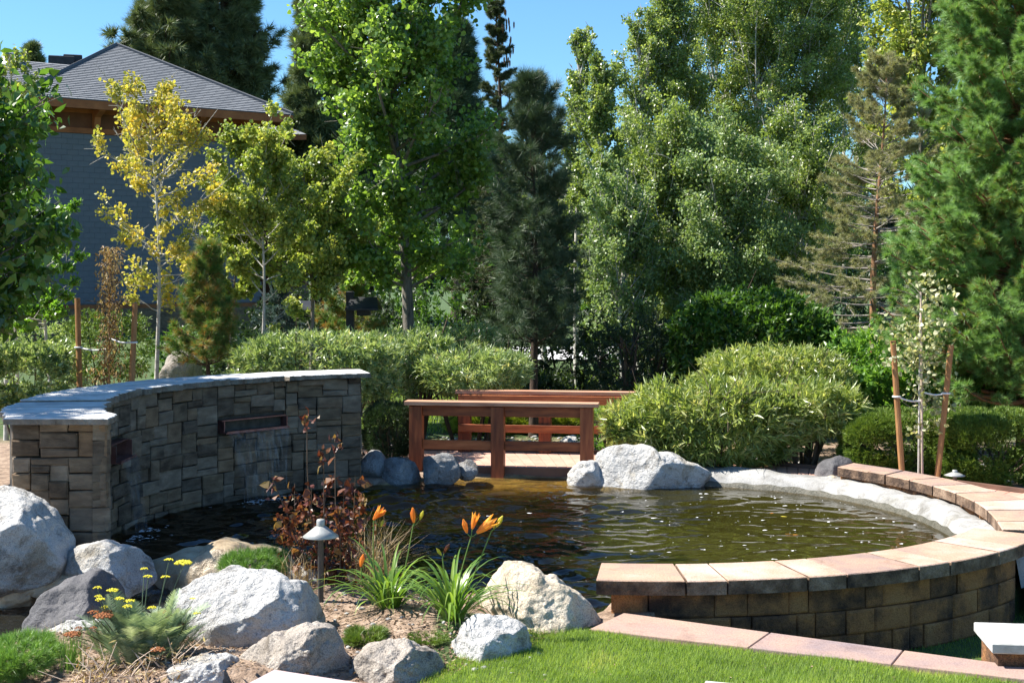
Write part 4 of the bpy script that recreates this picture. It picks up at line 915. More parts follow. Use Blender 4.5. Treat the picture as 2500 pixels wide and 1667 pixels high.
# small stepped roofs beyond the corner
for (pxa, pxb, py0, py1, d_) in ((650, 748, 300, 328, 58), (690, 785, 333, 350, 62)):
    xa, xb = X(pxa, d_), X(pxb, d_); z0, z1 = Zp(py1, d_), Zp(py0, d_)
    me = py_mesh('roof', [(xa - 1, d_, z0 + .0), (xb, d_, z0 + .0), (xb, d_ + 4, z0 + .0), (xa - 1, d_ + 4, z0), (xa - 1, d_ + 1.5, z1 + .15), (xa + .3, d_ + 1.6, z1 + .15)], [(0, 1, 5, 4), (1, 2, 5), (2, 3, 4, 5), (3, 2, 1, 0)])
    me.uv_layers.new(name='UVMap'); wobj('roof', me, M['shingle'], hs)
    wobj('fascia', box_mesh('fascia', ((xa + xb) / 2 - .5, d_ + .03, z0 - .13), (xb - xa + 1, .05, .22), 0), M['house_wood'], hs)
    wobj('wing_wall', box_mesh('wing_wall', ((xa + xb) / 2 - 1.2, d_ + 2.6, z0 / 2 - .2), (xb - xa, 3.0, z0 - .4), 0), M['house_panel'], hs)

# ---------------------------------------------------------------- trees
def trunk_path(base, H, lean, wob, n=10):
    P = []; a = random.random() * 6
    for i in range(n):
        t_ = i / (n - 1); P.append((base[0] + lean[0] * t_ + wob * math.sin(t_ * 5 + a) * t_, base[1] + lean[1] * t_ + wob * math.cos(t_ * 4 + a) * t_, base[2] + H * t_))
    return np.array(P)
def broadleaf(px, d, ytop, rpx, crown_y0, label, leafm, bark, trunk_r, nleaf, L=.05, shape='r', ratio=.85, lean=0.0, nb=46, up=.9, sparse=.35, cat='tree', name='aspen_tree', group=None, prof=None, cl=.16, trunk_top=.97, wob=.08, droop=0.0, base_xy=None, twig_r=.006):
    x, y = (X(px, d), d) if base_xy is None else base_xy
    z0 = gz(x, y) if y < 20 else .05; H = Zp(ytop, d) - z0; r = rpx / F * d; t0 = max((Zp(crown_y0, d) - z0) / H, .05)
    th = thing(name, (x, y, z0), label, cat, group)
    lx = lean / F * d; TP = trunk_path((x, y, z0 - .05), H * trunk_top, (lx, random.uniform(-.2, .2)), wob)
    V_, F_ = one_tube(spline(TP, 18), list(np.interp(np.linspace(0, 1, 18), [0, .06, .5, 1], [trunk_r * 1.25, trunk_r, trunk_r * .62, trunk_r * .12])), 9)
    wobj('trunk', np_mesh('trunk', V_, F_, None, True), bark, th)
    prof = prof or (lambda u: math.sin(PI * min(1, (u * .86 + .12))) ** .7)
    tt = t0 + (1 - t0) * (rng.random(nb) ** .9); az = np.arange(nb) * 2.399 + rng.normal(0, .3, nb)
    S = np.stack([np.interp(tt, np.linspace(0, 1, 10), TP[:, i]) for i in range(3)], 1)
    u = (tt - t0) / (1 - t0); Lb = np.array([prof(float(q)) for q in u]) * r * rng.uniform(.55, 1.15, nb)
    el = up * (0.55 + .8 * u) + rng.normal(0, .12, nb)
    dr = np.stack([np.cos(az) * np.cos(el), np.sin(az) * np.cos(el), np.sin(el)], 1)
    Lb = Lb / np.maximum(np.cos(el), .35)
    q = np.linspace(0, 1, 6)[None, :, None]
    BP = S[:, None, :] + dr[:, None, :] * Lb[:, None, None] * q + np.array([0, 0, 1]) * (Lb[:, None, None] * (.18 - droop) * q ** 2) + np.cumsum(rng.normal(0, .02, (nb, 6, 3)), 1) * q * r * 2
    BR = np.interp(q[0, :, 0], [0, 1], [1, .2])[None] * (trunk_r * .30 * (.4 + Lb / Lb.max()))[:, None]
    ac = Acc(); V_, F_ = tubes(BP, np.maximum(BR, twig_r * .7), 5); ac.add(V_, F_)
    nt_ = 7; par = np.repeat(np.arange(nb), nt_); fr_ = rng.uniform(.3, 1, nb * nt_)
    pos = np.empty((nb * nt_, 3))
    for i in range(3): pos[:, i] = [np.interp(f_, np.linspace(0, 1, 6), BP[p_, :, i]) for f_, p_ in zip(fr_, par)]
    tdir = nrm(dr[par] + rng.normal(0, .75, (nb * nt_, 3)) + np.array([0, 0, .25 - droop])); tl = Lb[par] * rng.uniform(.2, .5, nb * nt_) * (1.1 - fr_ * .5)
    qq = np.linspace(0, 1, 4)[None, :, None]; TW = pos[:, None, :] + tdir[:, None, :] * tl[:, None, None] * qq
    V_, F_ = tubes(TW, np.full((nb * nt_, 4), twig_r) * np.array([1, .8, .6, .4]), 4); ac.add(V_, F_)
    wobj('branches', ac.mesh('branches', True), bark, th)
    keep = rng.random(nb * nt_) > sparse * .5; wts = tl * keep; wts /= wts.sum()
    ci = rng.choice(nb * nt_, nleaf, p=wts); f_ = rng.random(nleaf) ** .7
    LP = TW[ci, 0] + (TW[ci, -1] - TW[ci, 0]) * f_[:, None] + rng.normal(0, cl * r * .5, (nleaf, 3)) * np.array([1, 1, .8])
    LP = LP.astype(float); dirs = nrm(rng.normal(size=(nleaf, 3)) + np.array([0, 0, -.5]))
    V_, F_ = leaves(LP, dirs, L, ratio, shape); rn = np.clip(rng.random(nleaf) * .75 + (rng.random(nb * nt_) * .25)[ci], 0, 1)
    tag(wobj('crown', np_mesh('crown', V_, F_, rn), leafm, th), kind='stuff')
    return th
def conifer(px, d, ytop, rpx, crown_y0, label, leafm, bark, trunk_r, nwh, perwh, L, K, wd=.004, name='pine_tree', cat='tree', group=None, prof=None, up=-.1, tipup=.35, lean=0, sub=7, spread=.8, tw=.45, barebase=0.0, twigm=None, along=1, wob=.05, planar=.25, base_xy=None, inner=.25):
    x, y = (X(px, d), d) if base_xy is None else base_xy
    z0 = gz(x, y) if y < 20 else .05; H = Zp(ytop, d) - z0; r = rpx / F * d; t0 = max((Zp(crown_y0, d) - z0) / H, .03)
    th = thing(name, (x, y, z0), label, cat, group); lx = lean / F * d
    TP = trunk_path((x, y, z0 - .05), H, (lx, 0), wob); V_, F_ = one_tube(spline(TP, 16), list(np.interp(np.linspace(0, 1, 16), [0, .08, 1], [trunk_r * 1.3, trunk_r, trunk_r * .08])), 9)
    wobj('trunk', np_mesh('trunk', V_, F_, None, True), bark, th)
    prof = prof or (lambda u: (1 - u) ** .8 * .95 + .05)
    nb = nwh * perwh; lv = np.repeat(np.linspace(0, 1, nwh), perwh); tt = np.clip(t0 + (1 - t0) * lv + rng.normal(0, .4 / nwh, nb), t0, .995)
    az = rng.random(nb) * 2 * PI
    S = np.stack([np.interp(tt, np.linspace(0, 1, 10), TP[:, i]) for i in range(3)], 1); u = (tt - t0) / (1 - t0)
    Lb = np.array([prof(float(q)) for q in u]) * r * rng.uniform(.55, 1.12, nb)
    el = up + .9 * u ** 2 + rng.normal(0, .1, nb); dr = np.stack([np.cos(az) * np.cos(el), np.sin(az) * np.cos(el), np.sin(el)], 1)
    q = np.linspace(0, 1, 6)[None, :, None]
    BP = S[:, None, :] + dr[:, None, :] * Lb[:, None, None] * q + np.array([0, 0, 1]) * Lb[:, None, None] * tipup * q ** 2.2
    BR = (np.array([1, .8, .6, .45, .3, .15])[None] * (trunk_r * .22 * (.3 + Lb / Lb.max()))[:, None])
    ac = Acc(); V_, F_ = tubes(BP, BR, 4); ac.add(V_, F_)
    par = np.repeat(np.arange(nb), sub); fr_ = np.clip(rng.uniform(inner, 1.02, nb * sub), 0, 1); pos = np.empty((nb * sub, 3))
    for i in range(3): pos[:, i] = [np.interp(f_, np.linspace(0, 1, 6), BP[p_, :, i]) for f_, p_ in zip(fr_, par)]
    sd = np.stack([-np.sin(az), np.cos(az), 0 * az], 1)[par] * rng.choice([-1, 1], nb * sub)[:, None]
    tdir = nrm(dr[par] * .75 + sd * rng.uniform(.3, 1, nb * sub)[:, None] + rng.normal(0, planar, (nb * sub, 3)) + np.array([0, 0, tipup * .5]))
    tl = Lb[par] * tw * (1.15 - fr_) * rng.uniform(.6, 1.1, nb * sub) + L * .4
    TW = pos[:, None, :] + tdir[:, None, :] * tl[:, None, None] * np.linspace(0, 1, 3)[None, :, None]
    V_, F_ = tubes(TW, np.full((nb * sub, 3), .004 + .0012 * d / 15) * np.array([1, .8, .5]), 3); ac.add(V_, F_)
    wobj('branches', ac.mesh('branches', True), twigm or bark, th)
    pts = []; dd = []
    for a_ in range(along + 1):
        f_ = 1.0 if a_ == 0 else rng.uniform(.15, .95, len(TW))[:, None]
        pts.append(TW[:, 0] + (TW[:, -1] - TW[:, 0]) * f_); dd.append(tdir + np.array([0, 0, .25]))
    top = TP[-1][None]; pts.append(top); dd.append(np.array([[0, 0, 1.0]]))
    pts = np.concatenate(pts); dd = np.concatenate(dd)
    V_, F_ = needles(pts, dd, K, L, wd, spread)
    rn = np.repeat(rng.random(len(pts)) * .6, K) + rng.random(len(pts) * K) * .4
    tag(wobj('crown', np_mesh('crown', V_, F_, rn), leafm, th), kind='stuff')
    return th

pinegrp = 'tall pines behind the building'
for (px, d, r_, lab) in ((405, 66, 150, 'tall dark pine rising behind the roof peak of the building'), (545, 68, 150, 'tall dark pine rising behind the right slope of the roof')):
    conifer(px, d, -330, r_, 330, lab, M['pine'], M['bark_brown'], .35, 34, 7, .55, 26, .04, group=pinegrp, prof=lambda u: (.75 + .25 * math.sin(u * 9)) * (1 - u) ** .35, up=-.05, tipup=.3, sub=12, spread=.75, along=2)
conifer(775, 60, -60, 95, 560, 'dark pine just right of the building, left of the bright cottonwood', M['pine'], M['bark_brown'], .28, 34, 6, .5, 26, .04, group=pinegrp, prof=lambda u: (1 - u) ** .45, up=-.05, tipup=.25, sub=11, along=2)
conifer(1115, 46, 70, 85, 560, 'dark pine showing behind the right side of the cottonwood', M['pine_dark'], M['bark_brown'], .2, 30, 6, .4, 24, .03, prof=lambda u: (1 - u) ** .5, sub=10, along=2)
conifer(78, 75, 120, 26, 260, 'tiny far pine top above the left end of the roof', M['pine'], M['bark_brown'], .15, 9, 5, .5, 20, .05, prof=lambda u: (1 - u) ** .5, sub=7)
# spruce with the cones
sp_ = conifer(1232, 24, 12, 135, 760, 'thin dark spruce with drooping top and hanging brown cones', M['spruce'], M['bark_brown'], .09, 30, 6, .075, 26, .008, name='spruce_tree', prof=lambda u: .18 + .82 * (1 - u) ** 1.3, up=-.15, tipup=.12, sub=9, spread=.7, lean=-20, along=4)
cones = Acc()
for i in range(46):
    a = random.random() * 6.28; zz = Zp(random.uniform(15, 150) if i < 34 else random.uniform(150, 300), 24); r_ = random.uniform(.04, .2); c = (X(1222, 24) + r_ * math.cos(a) + .06, 24 + r_ * math.sin(a), zz)
    V_, F_ = one_tube([c, (c[0], c[1], c[2] - .03), (c[0], c[1], c[2] - .09), (c[0], c[1], c[2] - .13)], [.004, .017, .016, .004], 6); cones.add(V_, F_)
tag(wobj('cones', cones.mesh('cones', True), M['bark_orange'], sp_), kind='stuff')
conifer(1303, 18, 225, 150, 830, 'young dark pine with long needles in the middle, beside the thin spruce', M['pine_dark'], M['bark_brown'], .06, 22, 5, .17, 30, .005, prof=lambda u: .25 + .75 * (1 - u) ** .7, up=.0, tipup=.45, sub=8, spread=.75, along=3)

# aspen grove
ag = 'aspens in the grove behind the pond'
asp = [  # px, d, ytop, rpx, crown_y0, leaves, lean, material, label
 (1335, 27, 190, 40, 560, 2200, -60, 'aspen', 'thin leaning aspen with a sparse top left of the grove'),
 (1408, 26, 75, 46, 620, 5200, 0, 'aspen', 'aspen with a narrow feathery top at the left end of the grove'),
 (1470, 25, 190, 66, 760, 13000, -10, 'aspen', 'dense aspen with a pale crooked trunk, second in the grove from the left'),
 (1560, 28, 60, 60, 640, 7500, 0, 'aspen', 'airy aspen whose bare trunk crosses the sky gap'),
 (1660, 28, -25, 90, 700, 20000, -20, 'aspen', 'tall aspen just right of the sky gap'),
 (1745, 30, -70, 115, 720, 26000, 0, 'aspen', 'tall aspen rising over the middle of the grove'),
 (1850, 29, -60, 120, 740, 27000, 0, 'aspen', 'tall aspen with several pale stems right of the grove centre'),
 (1960, 30, -50, 110, 720, 24000, 0, 'aspen', 'tall dark leaved aspen behind the brown spruce'),
 (2060, 31, -60, 90, 700, 16000, 10, 'aspen', 'aspen at the sky opening left of the lime green poplar'),
 (1610, 23.5, 420, 110, 900, 15000, 0, 'aspen', 'low aspen below the sky gap behind the dark shrubs'),
 (1770, 23, 370, 170, 860, 30000, 0, 'aspen_blue', 'rounded silvery green tree in front of the grove'),
 (1950, 24, 400, 110, 860, 14000, 0, 'aspen', 'dark leaved aspen with visible trunk left of the brown spruce'),
 (1520, 22.5, 560, 95, 860, 12000, 0, 'aspen_blue', 'small silvery green aspen right of the young dark pine'),
]
for (px, d, yt, rp, y0, nl, ln, mt, lab) in asp:
    broadleaf(px, d, yt, rp, y0, lab, M[mt], M['bark_pale'], .06 if d > 25 else .05, int(nl * 2.0), L=.057, lean=ln, group=ag, nb=80, up=1.0 if rp < 130 else .55, sparse=.5, cl=.17, prof=(lambda u: math.sin(PI * min(1, u * .8 + .18)) ** .5) if rp < 130 else (lambda u: math.sqrt(max(0, 1 - (u * 1.15 - .25) ** 2)) if u < .98 else .3), twig_r=.008)
broadleaf(2250, 23, -20, 150, 560, 'lime green poplar with forking grey limbs left of the sequoia', M['aspen_light'], M['bark_grey'], .08, 16000, L=.07, shape='o', ratio=.95, name='poplar_tree', nb=50, up=.95, sparse=.9, cl=.14)
# cottonwood
cw = broadleaf(1008, 20, -150, 265, 735, 'tall bright green cottonwood with a thick grey trunk left of centre', M['cottonwood'], M['bark_grey'], .10, 42000, L=.072, shape='o', ratio=.98, lean=-70, nb=84, up=.5, sparse=.8, name='cottonwood_tree', prof=lambda u: .55 + .45 * math.sin(PI * min(1, u * 1.4 + .1)) if u < .6 else .8, cl=.12, wob=.12)
# light aspens
broadleaf(380, 17, 215, 165, 745, 'golden yellow aspen in front of the building', M['aspen_yellow'], M['bark_pale'], .032, 6800, L=.045, ratio=.95, shape='o', nb=54, up=.45, sparse=1.3, cl=.11, prof=lambda u: .55 + .55 * math.sin(PI * min(1, u * 1.1)) if u < .9 else .4, twig_r=.004)
broadleaf(640, 18, 330, 125, 800, 'light green aspen right of the golden one', M['aspen_light'], M['bark_pale'], .03, 16000, L=.047, ratio=.95, shape='o', nb=44, up=.7, sparse=.9, cl=.12, twig_r=.004, group='light green aspens beside the building')
broadleaf(757, 19, 390, 135, 760, 'light green aspen with a dark slim trunk left of the cottonwood', M['aspen_light'], M['bark_grey'], .04, 18000, L=.047, ratio=.95, shape='o', nb=44, up=.6, sparse=.8, cl=.13, twig_r=.004, group='light green aspens beside the building')
broadleaf(560, 18.5, 470, 90, 720, 'short light green aspen behind the small red pine', M['aspen_light'], M['bark_grey'], .025, 9000, L=.045, ratio=.95, shape='o', nb=30, up=.7, sparse=.9, cl=.13, twig_r=.004, group='light green aspens beside the building')
broadleaf(138, 16, 440, 115, 790, 'white stemmed birch beside the dark magnolia', M['birch'], M['bark_pale'], .028, 6500, L=.05, ratio=.8, nb=30, up=.35, sparse=1.2, cl=.10, lean=-45, name='birch_tree', prof=lambda u: .9 - .4 * u, twig_r=.004)
broadleaf(55, 16.5, 520, 90, 800, 'white stemmed birch at the far left edge', M['birch'], M['bark_pale'], .028, 6000, L=.05, ratio=.8, nb=24, up=.4, sparse=1.0, cl=.12, lean=-40, name='birch_tree', prof=lambda u: .9 - .4 * u, twig_r=.004)
broadleaf(15, 17.5, 110, 75, 420, 'pale green aspen tip above the magnolia at the left edge', M['aspen_light'], M['bark_pale'], .03, 2600, L=.045, ratio=.95, shape='o', nb=26, up=.8, sparse=1.0, cl=.12, twig_r=.004, name='aspen_tree')
# shade trees standing left of the picture
broadleaf(0, 11.4, 0, 1, 1, 'leafy aspen left of the stone wall whose shade dapples the coping', M['aspen'], M['bark_pale'], .07, 100, name='aspen_tree') if False else None
def free_tree(x, y, H, r, t0z, label, leafm, nleaf, L, name='aspen_tree', **kw):
    d = y; return broadleaf(0, d, HY - (H - CZ) / d * F, r / d * F, HY - (t0z - CZ) / d * F, label, leafm, kw.pop('bark', M['bark_pale']), kw.pop('tr', .07), nleaf, L=L, name=name, base_xy=(x, y), **kw)
free_tree(-6.7, 11.35, 7.6, 1.2, 3.2, 'tall aspen left of the stone wall outside the picture, shading its coping', M['aspen'], 30000, .075, nb=80, up=.8, sparse=.8, cl=.14)
# magnolia: nearest leaves are parts of their own
mg = free_tree(-5.6, 13.2, 3.8, 1.15, 1.45, 'dark glossy magnolia with large leaves at the left edge', M['magnolia'], 11000, .13, name='magnolia_tree', shape='l', ratio=.5, nb=70, up=.45, sparse=.4, cl=.14, bark=M['bark_grey'], tr=.06, prof=lambda u: math.sqrt(max(.05, 1 - (u * 1.3 - .45) ** 2)))
lv = [leaves(np.zeros((1, 3)), np.array([[0, -.3, -1.0]]), .15, .5, 'l') for _ in range(4)]
lms = []
for v_, f_ in lv:
    me = np_mesh('leaf', v_, f_, [random.random()]); me.materials.append(M['magnolia']); lms.append(me)
mgz = mg.location
for i in range(90):
    a = random.uniform(-1.0, .6); e = random.uniform(-.6, 1.0); rr = random.uniform(1.0, 1.2)
    o_ = bpy.data.objects.new('leaf', lms[i % 4]); COL.objects.link(o_); o_.parent = mg
    o_.location = (rr * math.cos(e) * math.cos(a), rr * math.cos(e) * math.sin(a), 2.7 + 1.15 * math.sin(e)); o_.rotation_euler = (random.uniform(-.6, 1.6), random.uniform(-.6, .6), random.uniform(0, 6.3))

# brown spruce, sequoia and the small pines
conifer(2128, 20.5, 160, 250, 880, 'half bare brownish spruce with an orange trunk left of the sequoia', M['brown_spruce'], M['bark_orange'], .065, 26, 7, .075, 22, .005, name='spruce_tree', prof=lambda u: .22 + .85 * (1 - u) ** .9, up=-.12, tipup=.12, sub=12, spread=.95, twigm=M['twig_grey'], along=5, wob=.10, lean=25, inner=.45)
conifer(2520, 16, -420, 350, 960, 'large feathery green sequoia at the right edge', M['sequoia'], M['bark_orange'], .16, 60, 15, .10, 30, .006, name='sequoia_tree', prof=lambda u: .12 + .90 * (1 - u) ** .75, up=-.05, tipup=.35, sub=15, spread=.5, along=6, tw=.35, inner=.45)
sq = 'small pines with rusty inner needles'
conifer(510, 15.9, 620, 95, 880, 'small green pine with rusty needles beside the golden aspen', M['pine_red'], M['bark_brown'], .04, 12, 7, .10, 36, .004, group=sq, prof=lambda u: .3 + .7 * (1 - u), up=.15, tipup=.4, sub=8, along=2)
conifer(850, 21, 640, 105, 830, 'small rusty pine behind the black lantern post', M['pine_red'], M['bark_brown'], .04, 10, 7, .10, 34, .005, group=sq, prof=lambda u: .35 + .65 * (1 - u), up=.15, tipup=.35, sub=8, along=2)
conifer(690, 21, 690, 85, 830, 'small blue spruce behind the clipped hedge', M['blue_spruce'], M['bark_brown'], .03, 14, 7, .05, 20, .005, name='spruce_tree', prof=lambda u: .2 + .8 * (1 - u), sub=8, along=3, tipup=.1)
# far dark conifers closing the view
fgrp = 'dark conifers far behind the grove'
k = 0
for (px, d, yt, rp) in ((900, 58, 330, 90), (1000, 62, 300, 100), (1190, 60, 420, 80), (1290, 64, 400, 85), (1400, 62, 430, 90), (1530, 66, 400, 95), (1680, 60, 380, 100), (1830, 64, 360, 100), (1990, 60, 380, 100), (2140, 64, 330, 100), (2300, 60, 300, 100), (2440, 62, 320, 100)):
    conifer(px, d, yt, rp, 700, 'dark conifer far off between the %s' % ('cottonwood and the building', 'cottonwood stems', 'cottonwood and the thin spruce', 'thin spruce and the young pine', 'young pine and the grove', 'leftmost grove aspens', 'grove trunks below the sky gap', 'grove trunks at its centre', 'grove and the brown spruce', 'brown spruce limbs', 'poplar and the sequoia', 'sequoia and the right edge')[k], M['pine_dark'], M['bark_brown'], .25, 18, 6, .6, 14, .09, name='pine_tree', group=fgrp, prof=lambda u: .15 + .85 * (1 - u) ** .8, sub=6, along=1, spread=.8); k += 1

# ---------------------------------------------------------------- shrubs and hedges
def bush(px, d, ytop, ybase, hw, depth, label, leafm, nleaf, L, ratio=.28, shape='r', boxy=.7, cat='shrub', name='shrub', group=None, lump=.08, stems=8, stem_r=.012, open_base=.0, upd=.4, shell=.25, seed=0, shag=1.0, outw=1.0, wood=None):
    x = X(px, d); zg = gz(x, d) if d < 20 else .05; z1 = Zp(ytop, d); z0 = max(Zp(ybase, d), zg - .03); rx = hw / F * d
    th = thing(name, (x, d, zg), label, cat, group); rs = np.random.default_rng(seed + 5)
    per = 11; n = nleaf // per; v = nrm(rng.normal(size=(n, 3))); v[:, 1] = np.where(rng.random(n) < .35, -np.abs(v[:, 1]), v[:, 1])
    a = np.arctan2(v[:, 1], v[:, 0]); ph = rs.random(6) * 6
    lum = 1 + lump * (np.sin(a * 3 + ph[0] + v[:, 2] * 2) + np.sin(a * 5 + ph[1] - v[:, 2] * 4) * .7 + np.sin(v[:, 2] * 7 + a * 2 + ph[2]) * .5)
    rad = 1 - np.abs(rng.normal(0, shell, n)) * rng.random(n)
    rad = np.clip(rad, .1, 1.0) * lum + rng.normal(0, .02, n) + (rng.random(n) < .06) * rng.random(n) * .14 * shag
    sg = np.sign(v) * np.abs(v) ** boxy
    mid = (z0 + z1) / 2; hz = (z1 - z0) / 2
    P = np.stack([x + sg[:, 0] * rx * rad, d + sg[:, 1] * depth * rad, mid + sg[:, 2] * hz * np.where(v[:, 2] > 0, rad, np.minimum(rad, 1))], 1)
    sd_ = nrm(v * outw + rng.normal(0, .45, (n, 3)) + np.array([0, 0, .45])); sl_ = L * rng.uniform(1.0, 1.2 + 1.4 * shag, n)
    u_ = rng.random((n, per)) ** .7; P = (P[:, None] - sd_[:, None] * sl_[:, None, None] * (1 - u_[..., None]) * 1.0).reshape(-1, 3)
    P -= (np.repeat(v, per, 0) * .5 * L * (1 - shag)); dirs = nrm(np.repeat(sd_, per, 0) * .8 + rng.normal(0, .6, (n * per, 3))); v = np.repeat(v, per, 0); sh_ = np.repeat(rng.random(n), per); n = n * per
    P[:, 2] = np.maximum(P[:, 2], zg + .01)
    V_, F_ = leaves(P, dirs, L, ratio, shape, updir=upd); tag(wobj('foliage', np_mesh('foliage', V_, F_, np.clip(rng.random(n) * .6 + .4 * sh_, 0, 1)), leafm, th), kind='stuff')
    if stems:
        a = rng.random(stems) * 6.28; b = rng.random(stems) * 6.28
        S0 = np.stack([x + np.cos(a) * rx * .25, d + np.sin(a) * depth * .25, np.full(stems, zg - .03)], 1); S1 = np.stack([x + np.cos(a) * rx * .75, d + np.sin(a) * depth * .7, z0 + (z1 - z0) * rng.uniform(.55, .9, stems)], 1)
        q = np.linspace(0, 1, 6)[None, :, None]; PP = S0[:, None] * (1 - q) + S1[:, None] * q + np.cumsum(rng.normal(0, .025, (stems, 6, 3)), 1) * q
        V_, F_ = tubes(PP, np.full((stems, 6), stem_r) * np.array([1.2, 1, .9, .7, .5, .3]), 6)
        n2 = stems * 5; pi_ = np.repeat(np.arange(stems), 5); f_ = rng.uniform(.35, 1, n2); st = S0[pi_] + (S1[pi_] - S0[pi_]) * f_[:, None]
        dd = nrm(rng.normal(size=(n2, 3)) + np.array([0, 0, .5])) * rx * .45; PP2 = st[:, None] + dd[:, None] * np.linspace(0, 1, 4)[None, :, None]
        V2, F2 = tubes(PP2, np.full((n2, 4), stem_r * .4) * np.array([1, .8, .6, .4]), 4)
        ac = Acc(); ac.add(V_, F_); ac.add(V2, F2); wobj('stems', ac.mesh('stems', True), wood or M['shrub_wood'], th)
    return th
O = M['oleander']; OG = M['oleander_grey']
og = 'willowy shrubs by the bridge'
bush(1740, 14.85, 915, 1150, 240, .62, 'big sunlit willow leaved shrub leaning over the concrete rim', O, 19000, .105, .2, shag=.3, boxy=.92, lump=.05, group=og, stems=16, stem_r=.013, seed=1)
bush(1950, 14.95, 930, 1062, 140, .55, 'open branching willow leaved shrub with dark stems beside the far curved wall', O, 8500, .12, .19, lump=.12, group=og, stems=14, stem_r=.02, seed=2)
bush(1560, 14.95, 985, 1085, 92, .45, 'low willow leaved shrub touching the right end of the bridge rail', O, 6000, .11, .19, lump=.10, group=og, stems=8, seed=3)
bush(1895, 16.2, 835, 1010, 200, .7, 'rounded yellow green shrub behind the willow leaved ones', O, 16000, .085, .22, shag=.2, boxy=.86, lump=.04, group=og, stems=8, seed=4)
hg = 'clipped grey green shrubs behind the stone wall'
bush(770, 15.75, 800, 990, 222, .72, 'long clipped shrub behind the right end of the stone wall', OG, 21000, .08, .25, boxy=.74, lump=.03, group=hg, shag=.2, stems=12, seed=5)
bush(1150, 16.8, 842, 972, 150, .8, 'round clipped shrub with bare stems behind the left of the bridge', OG, 10500, .095, .18, lump=.05, group=hg, shag=.2, boxy=.86, stems=16, stem_r=.014, seed=6, shell=.2)
bush(1000, 17.0, 797, 930, 115, .6, 'clipped shrub crown between the long one and the round one', OG, 8000, .09, .2, lump=.06, group=hg, shag=.2, boxy=.86, stems=8, stem_r=.03, seed=7)
bush(1155, 19.5, 785, 900, 85, .6, 'small shrub top behind the round clipped shrub', OG, 4000, .07, .2, lump=.12, group=hg, shag=.2, boxy=.86, stems=5, seed=8)
bush(960, 16.9, 905, 1050, 75, .5, 'loose leafy shrub below the clipped crowns left of the bridge', OG, 3200, .065, .22, lump=.15, group=hg, shag=.2, boxy=.86, stems=6, stem_r=.03, seed=9)
bush(85, 14.6, 828, 1010, 112, .6, 'clipped hedge at the left edge behind the stone wall', OG, 11000, .065, .4, boxy=.6, lump=.05, cat='hedge', name='hedge', stems=8, shag=.2, seed=10)
bush(265, 18, 758, 930, 105, .7, 'rounded shrub behind the left stakes', M['juniper'], 7000, .06, .3, lump=.06, stems=4, seed=11)
bush(110, 19, 782, 900, 130, .6, 'pale low shrub row in front of the birches', OG, 6000, .055, .4, lump=.12, stems=4, seed=12)
bush(1830, 18.6, 698, 985, 210, 1.1, 'large dark round shrub with a bright green top behind the yellow green one', M['hedge_dark'], 24000, .085, .45, shape='l', shag=.2, boxy=.85, lump=.03, stems=8, seed=13)
bush(1540, 19, 770, 985, 120, .8, 'dark shaded shrub tree left of the large dark round shrub', M['shade_leaf'], 6500, .085, .22, lump=.16, stems=10, stem_r=.045, seed=14)
bush(2225, 16.5, 885, 1020, 158, .55, 'leafy bright green hedge behind the right stakes', M['hedge_green'], 8500, .075, .55, shape='l', boxy=.6, lump=.05, cat='hedge', name='hedge', stems=6, seed=15)
bush(2375, 16.3, 888, 1015, 95, .5, 'leafy green hedge end at the right with shaded side', M['hedge_green'], 5500, .075, .55, shape='l', boxy=.6, lump=.05, cat='hedge', name='hedge', stems=6, seed=16)
# understory closing the view under the crowns
ug = 'dark bushes under the trees'
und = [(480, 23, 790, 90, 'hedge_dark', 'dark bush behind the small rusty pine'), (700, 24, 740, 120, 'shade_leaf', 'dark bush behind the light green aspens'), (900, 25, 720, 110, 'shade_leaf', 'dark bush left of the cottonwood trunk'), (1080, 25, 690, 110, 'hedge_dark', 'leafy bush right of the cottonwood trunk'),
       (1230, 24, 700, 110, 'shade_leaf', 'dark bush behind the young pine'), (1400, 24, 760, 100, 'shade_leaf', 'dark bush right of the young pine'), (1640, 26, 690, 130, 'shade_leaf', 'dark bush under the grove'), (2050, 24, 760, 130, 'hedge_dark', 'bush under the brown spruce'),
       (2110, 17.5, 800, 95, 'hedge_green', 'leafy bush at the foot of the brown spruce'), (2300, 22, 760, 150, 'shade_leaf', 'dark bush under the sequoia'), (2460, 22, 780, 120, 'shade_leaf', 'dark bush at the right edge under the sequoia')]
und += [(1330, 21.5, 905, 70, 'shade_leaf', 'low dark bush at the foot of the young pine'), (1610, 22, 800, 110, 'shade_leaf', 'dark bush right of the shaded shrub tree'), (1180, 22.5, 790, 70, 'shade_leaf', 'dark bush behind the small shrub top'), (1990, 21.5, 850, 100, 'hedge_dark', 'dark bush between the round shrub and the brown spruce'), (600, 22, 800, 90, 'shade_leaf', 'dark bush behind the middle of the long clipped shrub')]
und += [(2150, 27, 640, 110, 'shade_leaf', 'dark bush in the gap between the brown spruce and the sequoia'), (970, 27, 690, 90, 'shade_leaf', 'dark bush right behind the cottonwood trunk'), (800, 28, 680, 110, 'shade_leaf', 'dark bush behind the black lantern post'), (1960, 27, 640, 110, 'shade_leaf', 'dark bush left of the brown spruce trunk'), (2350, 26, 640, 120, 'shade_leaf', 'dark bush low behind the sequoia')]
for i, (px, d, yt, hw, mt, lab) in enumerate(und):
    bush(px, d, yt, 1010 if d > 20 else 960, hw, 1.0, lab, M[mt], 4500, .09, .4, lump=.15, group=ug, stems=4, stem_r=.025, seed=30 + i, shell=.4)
bush(1090, 29, 560, 900, 130, 1.4, 'tall leafy shrub behind the cottonwood trunk', M['hedge_dark'], 6000, .11, .5, lump=.15, group=ug, stems=4, seed=50)
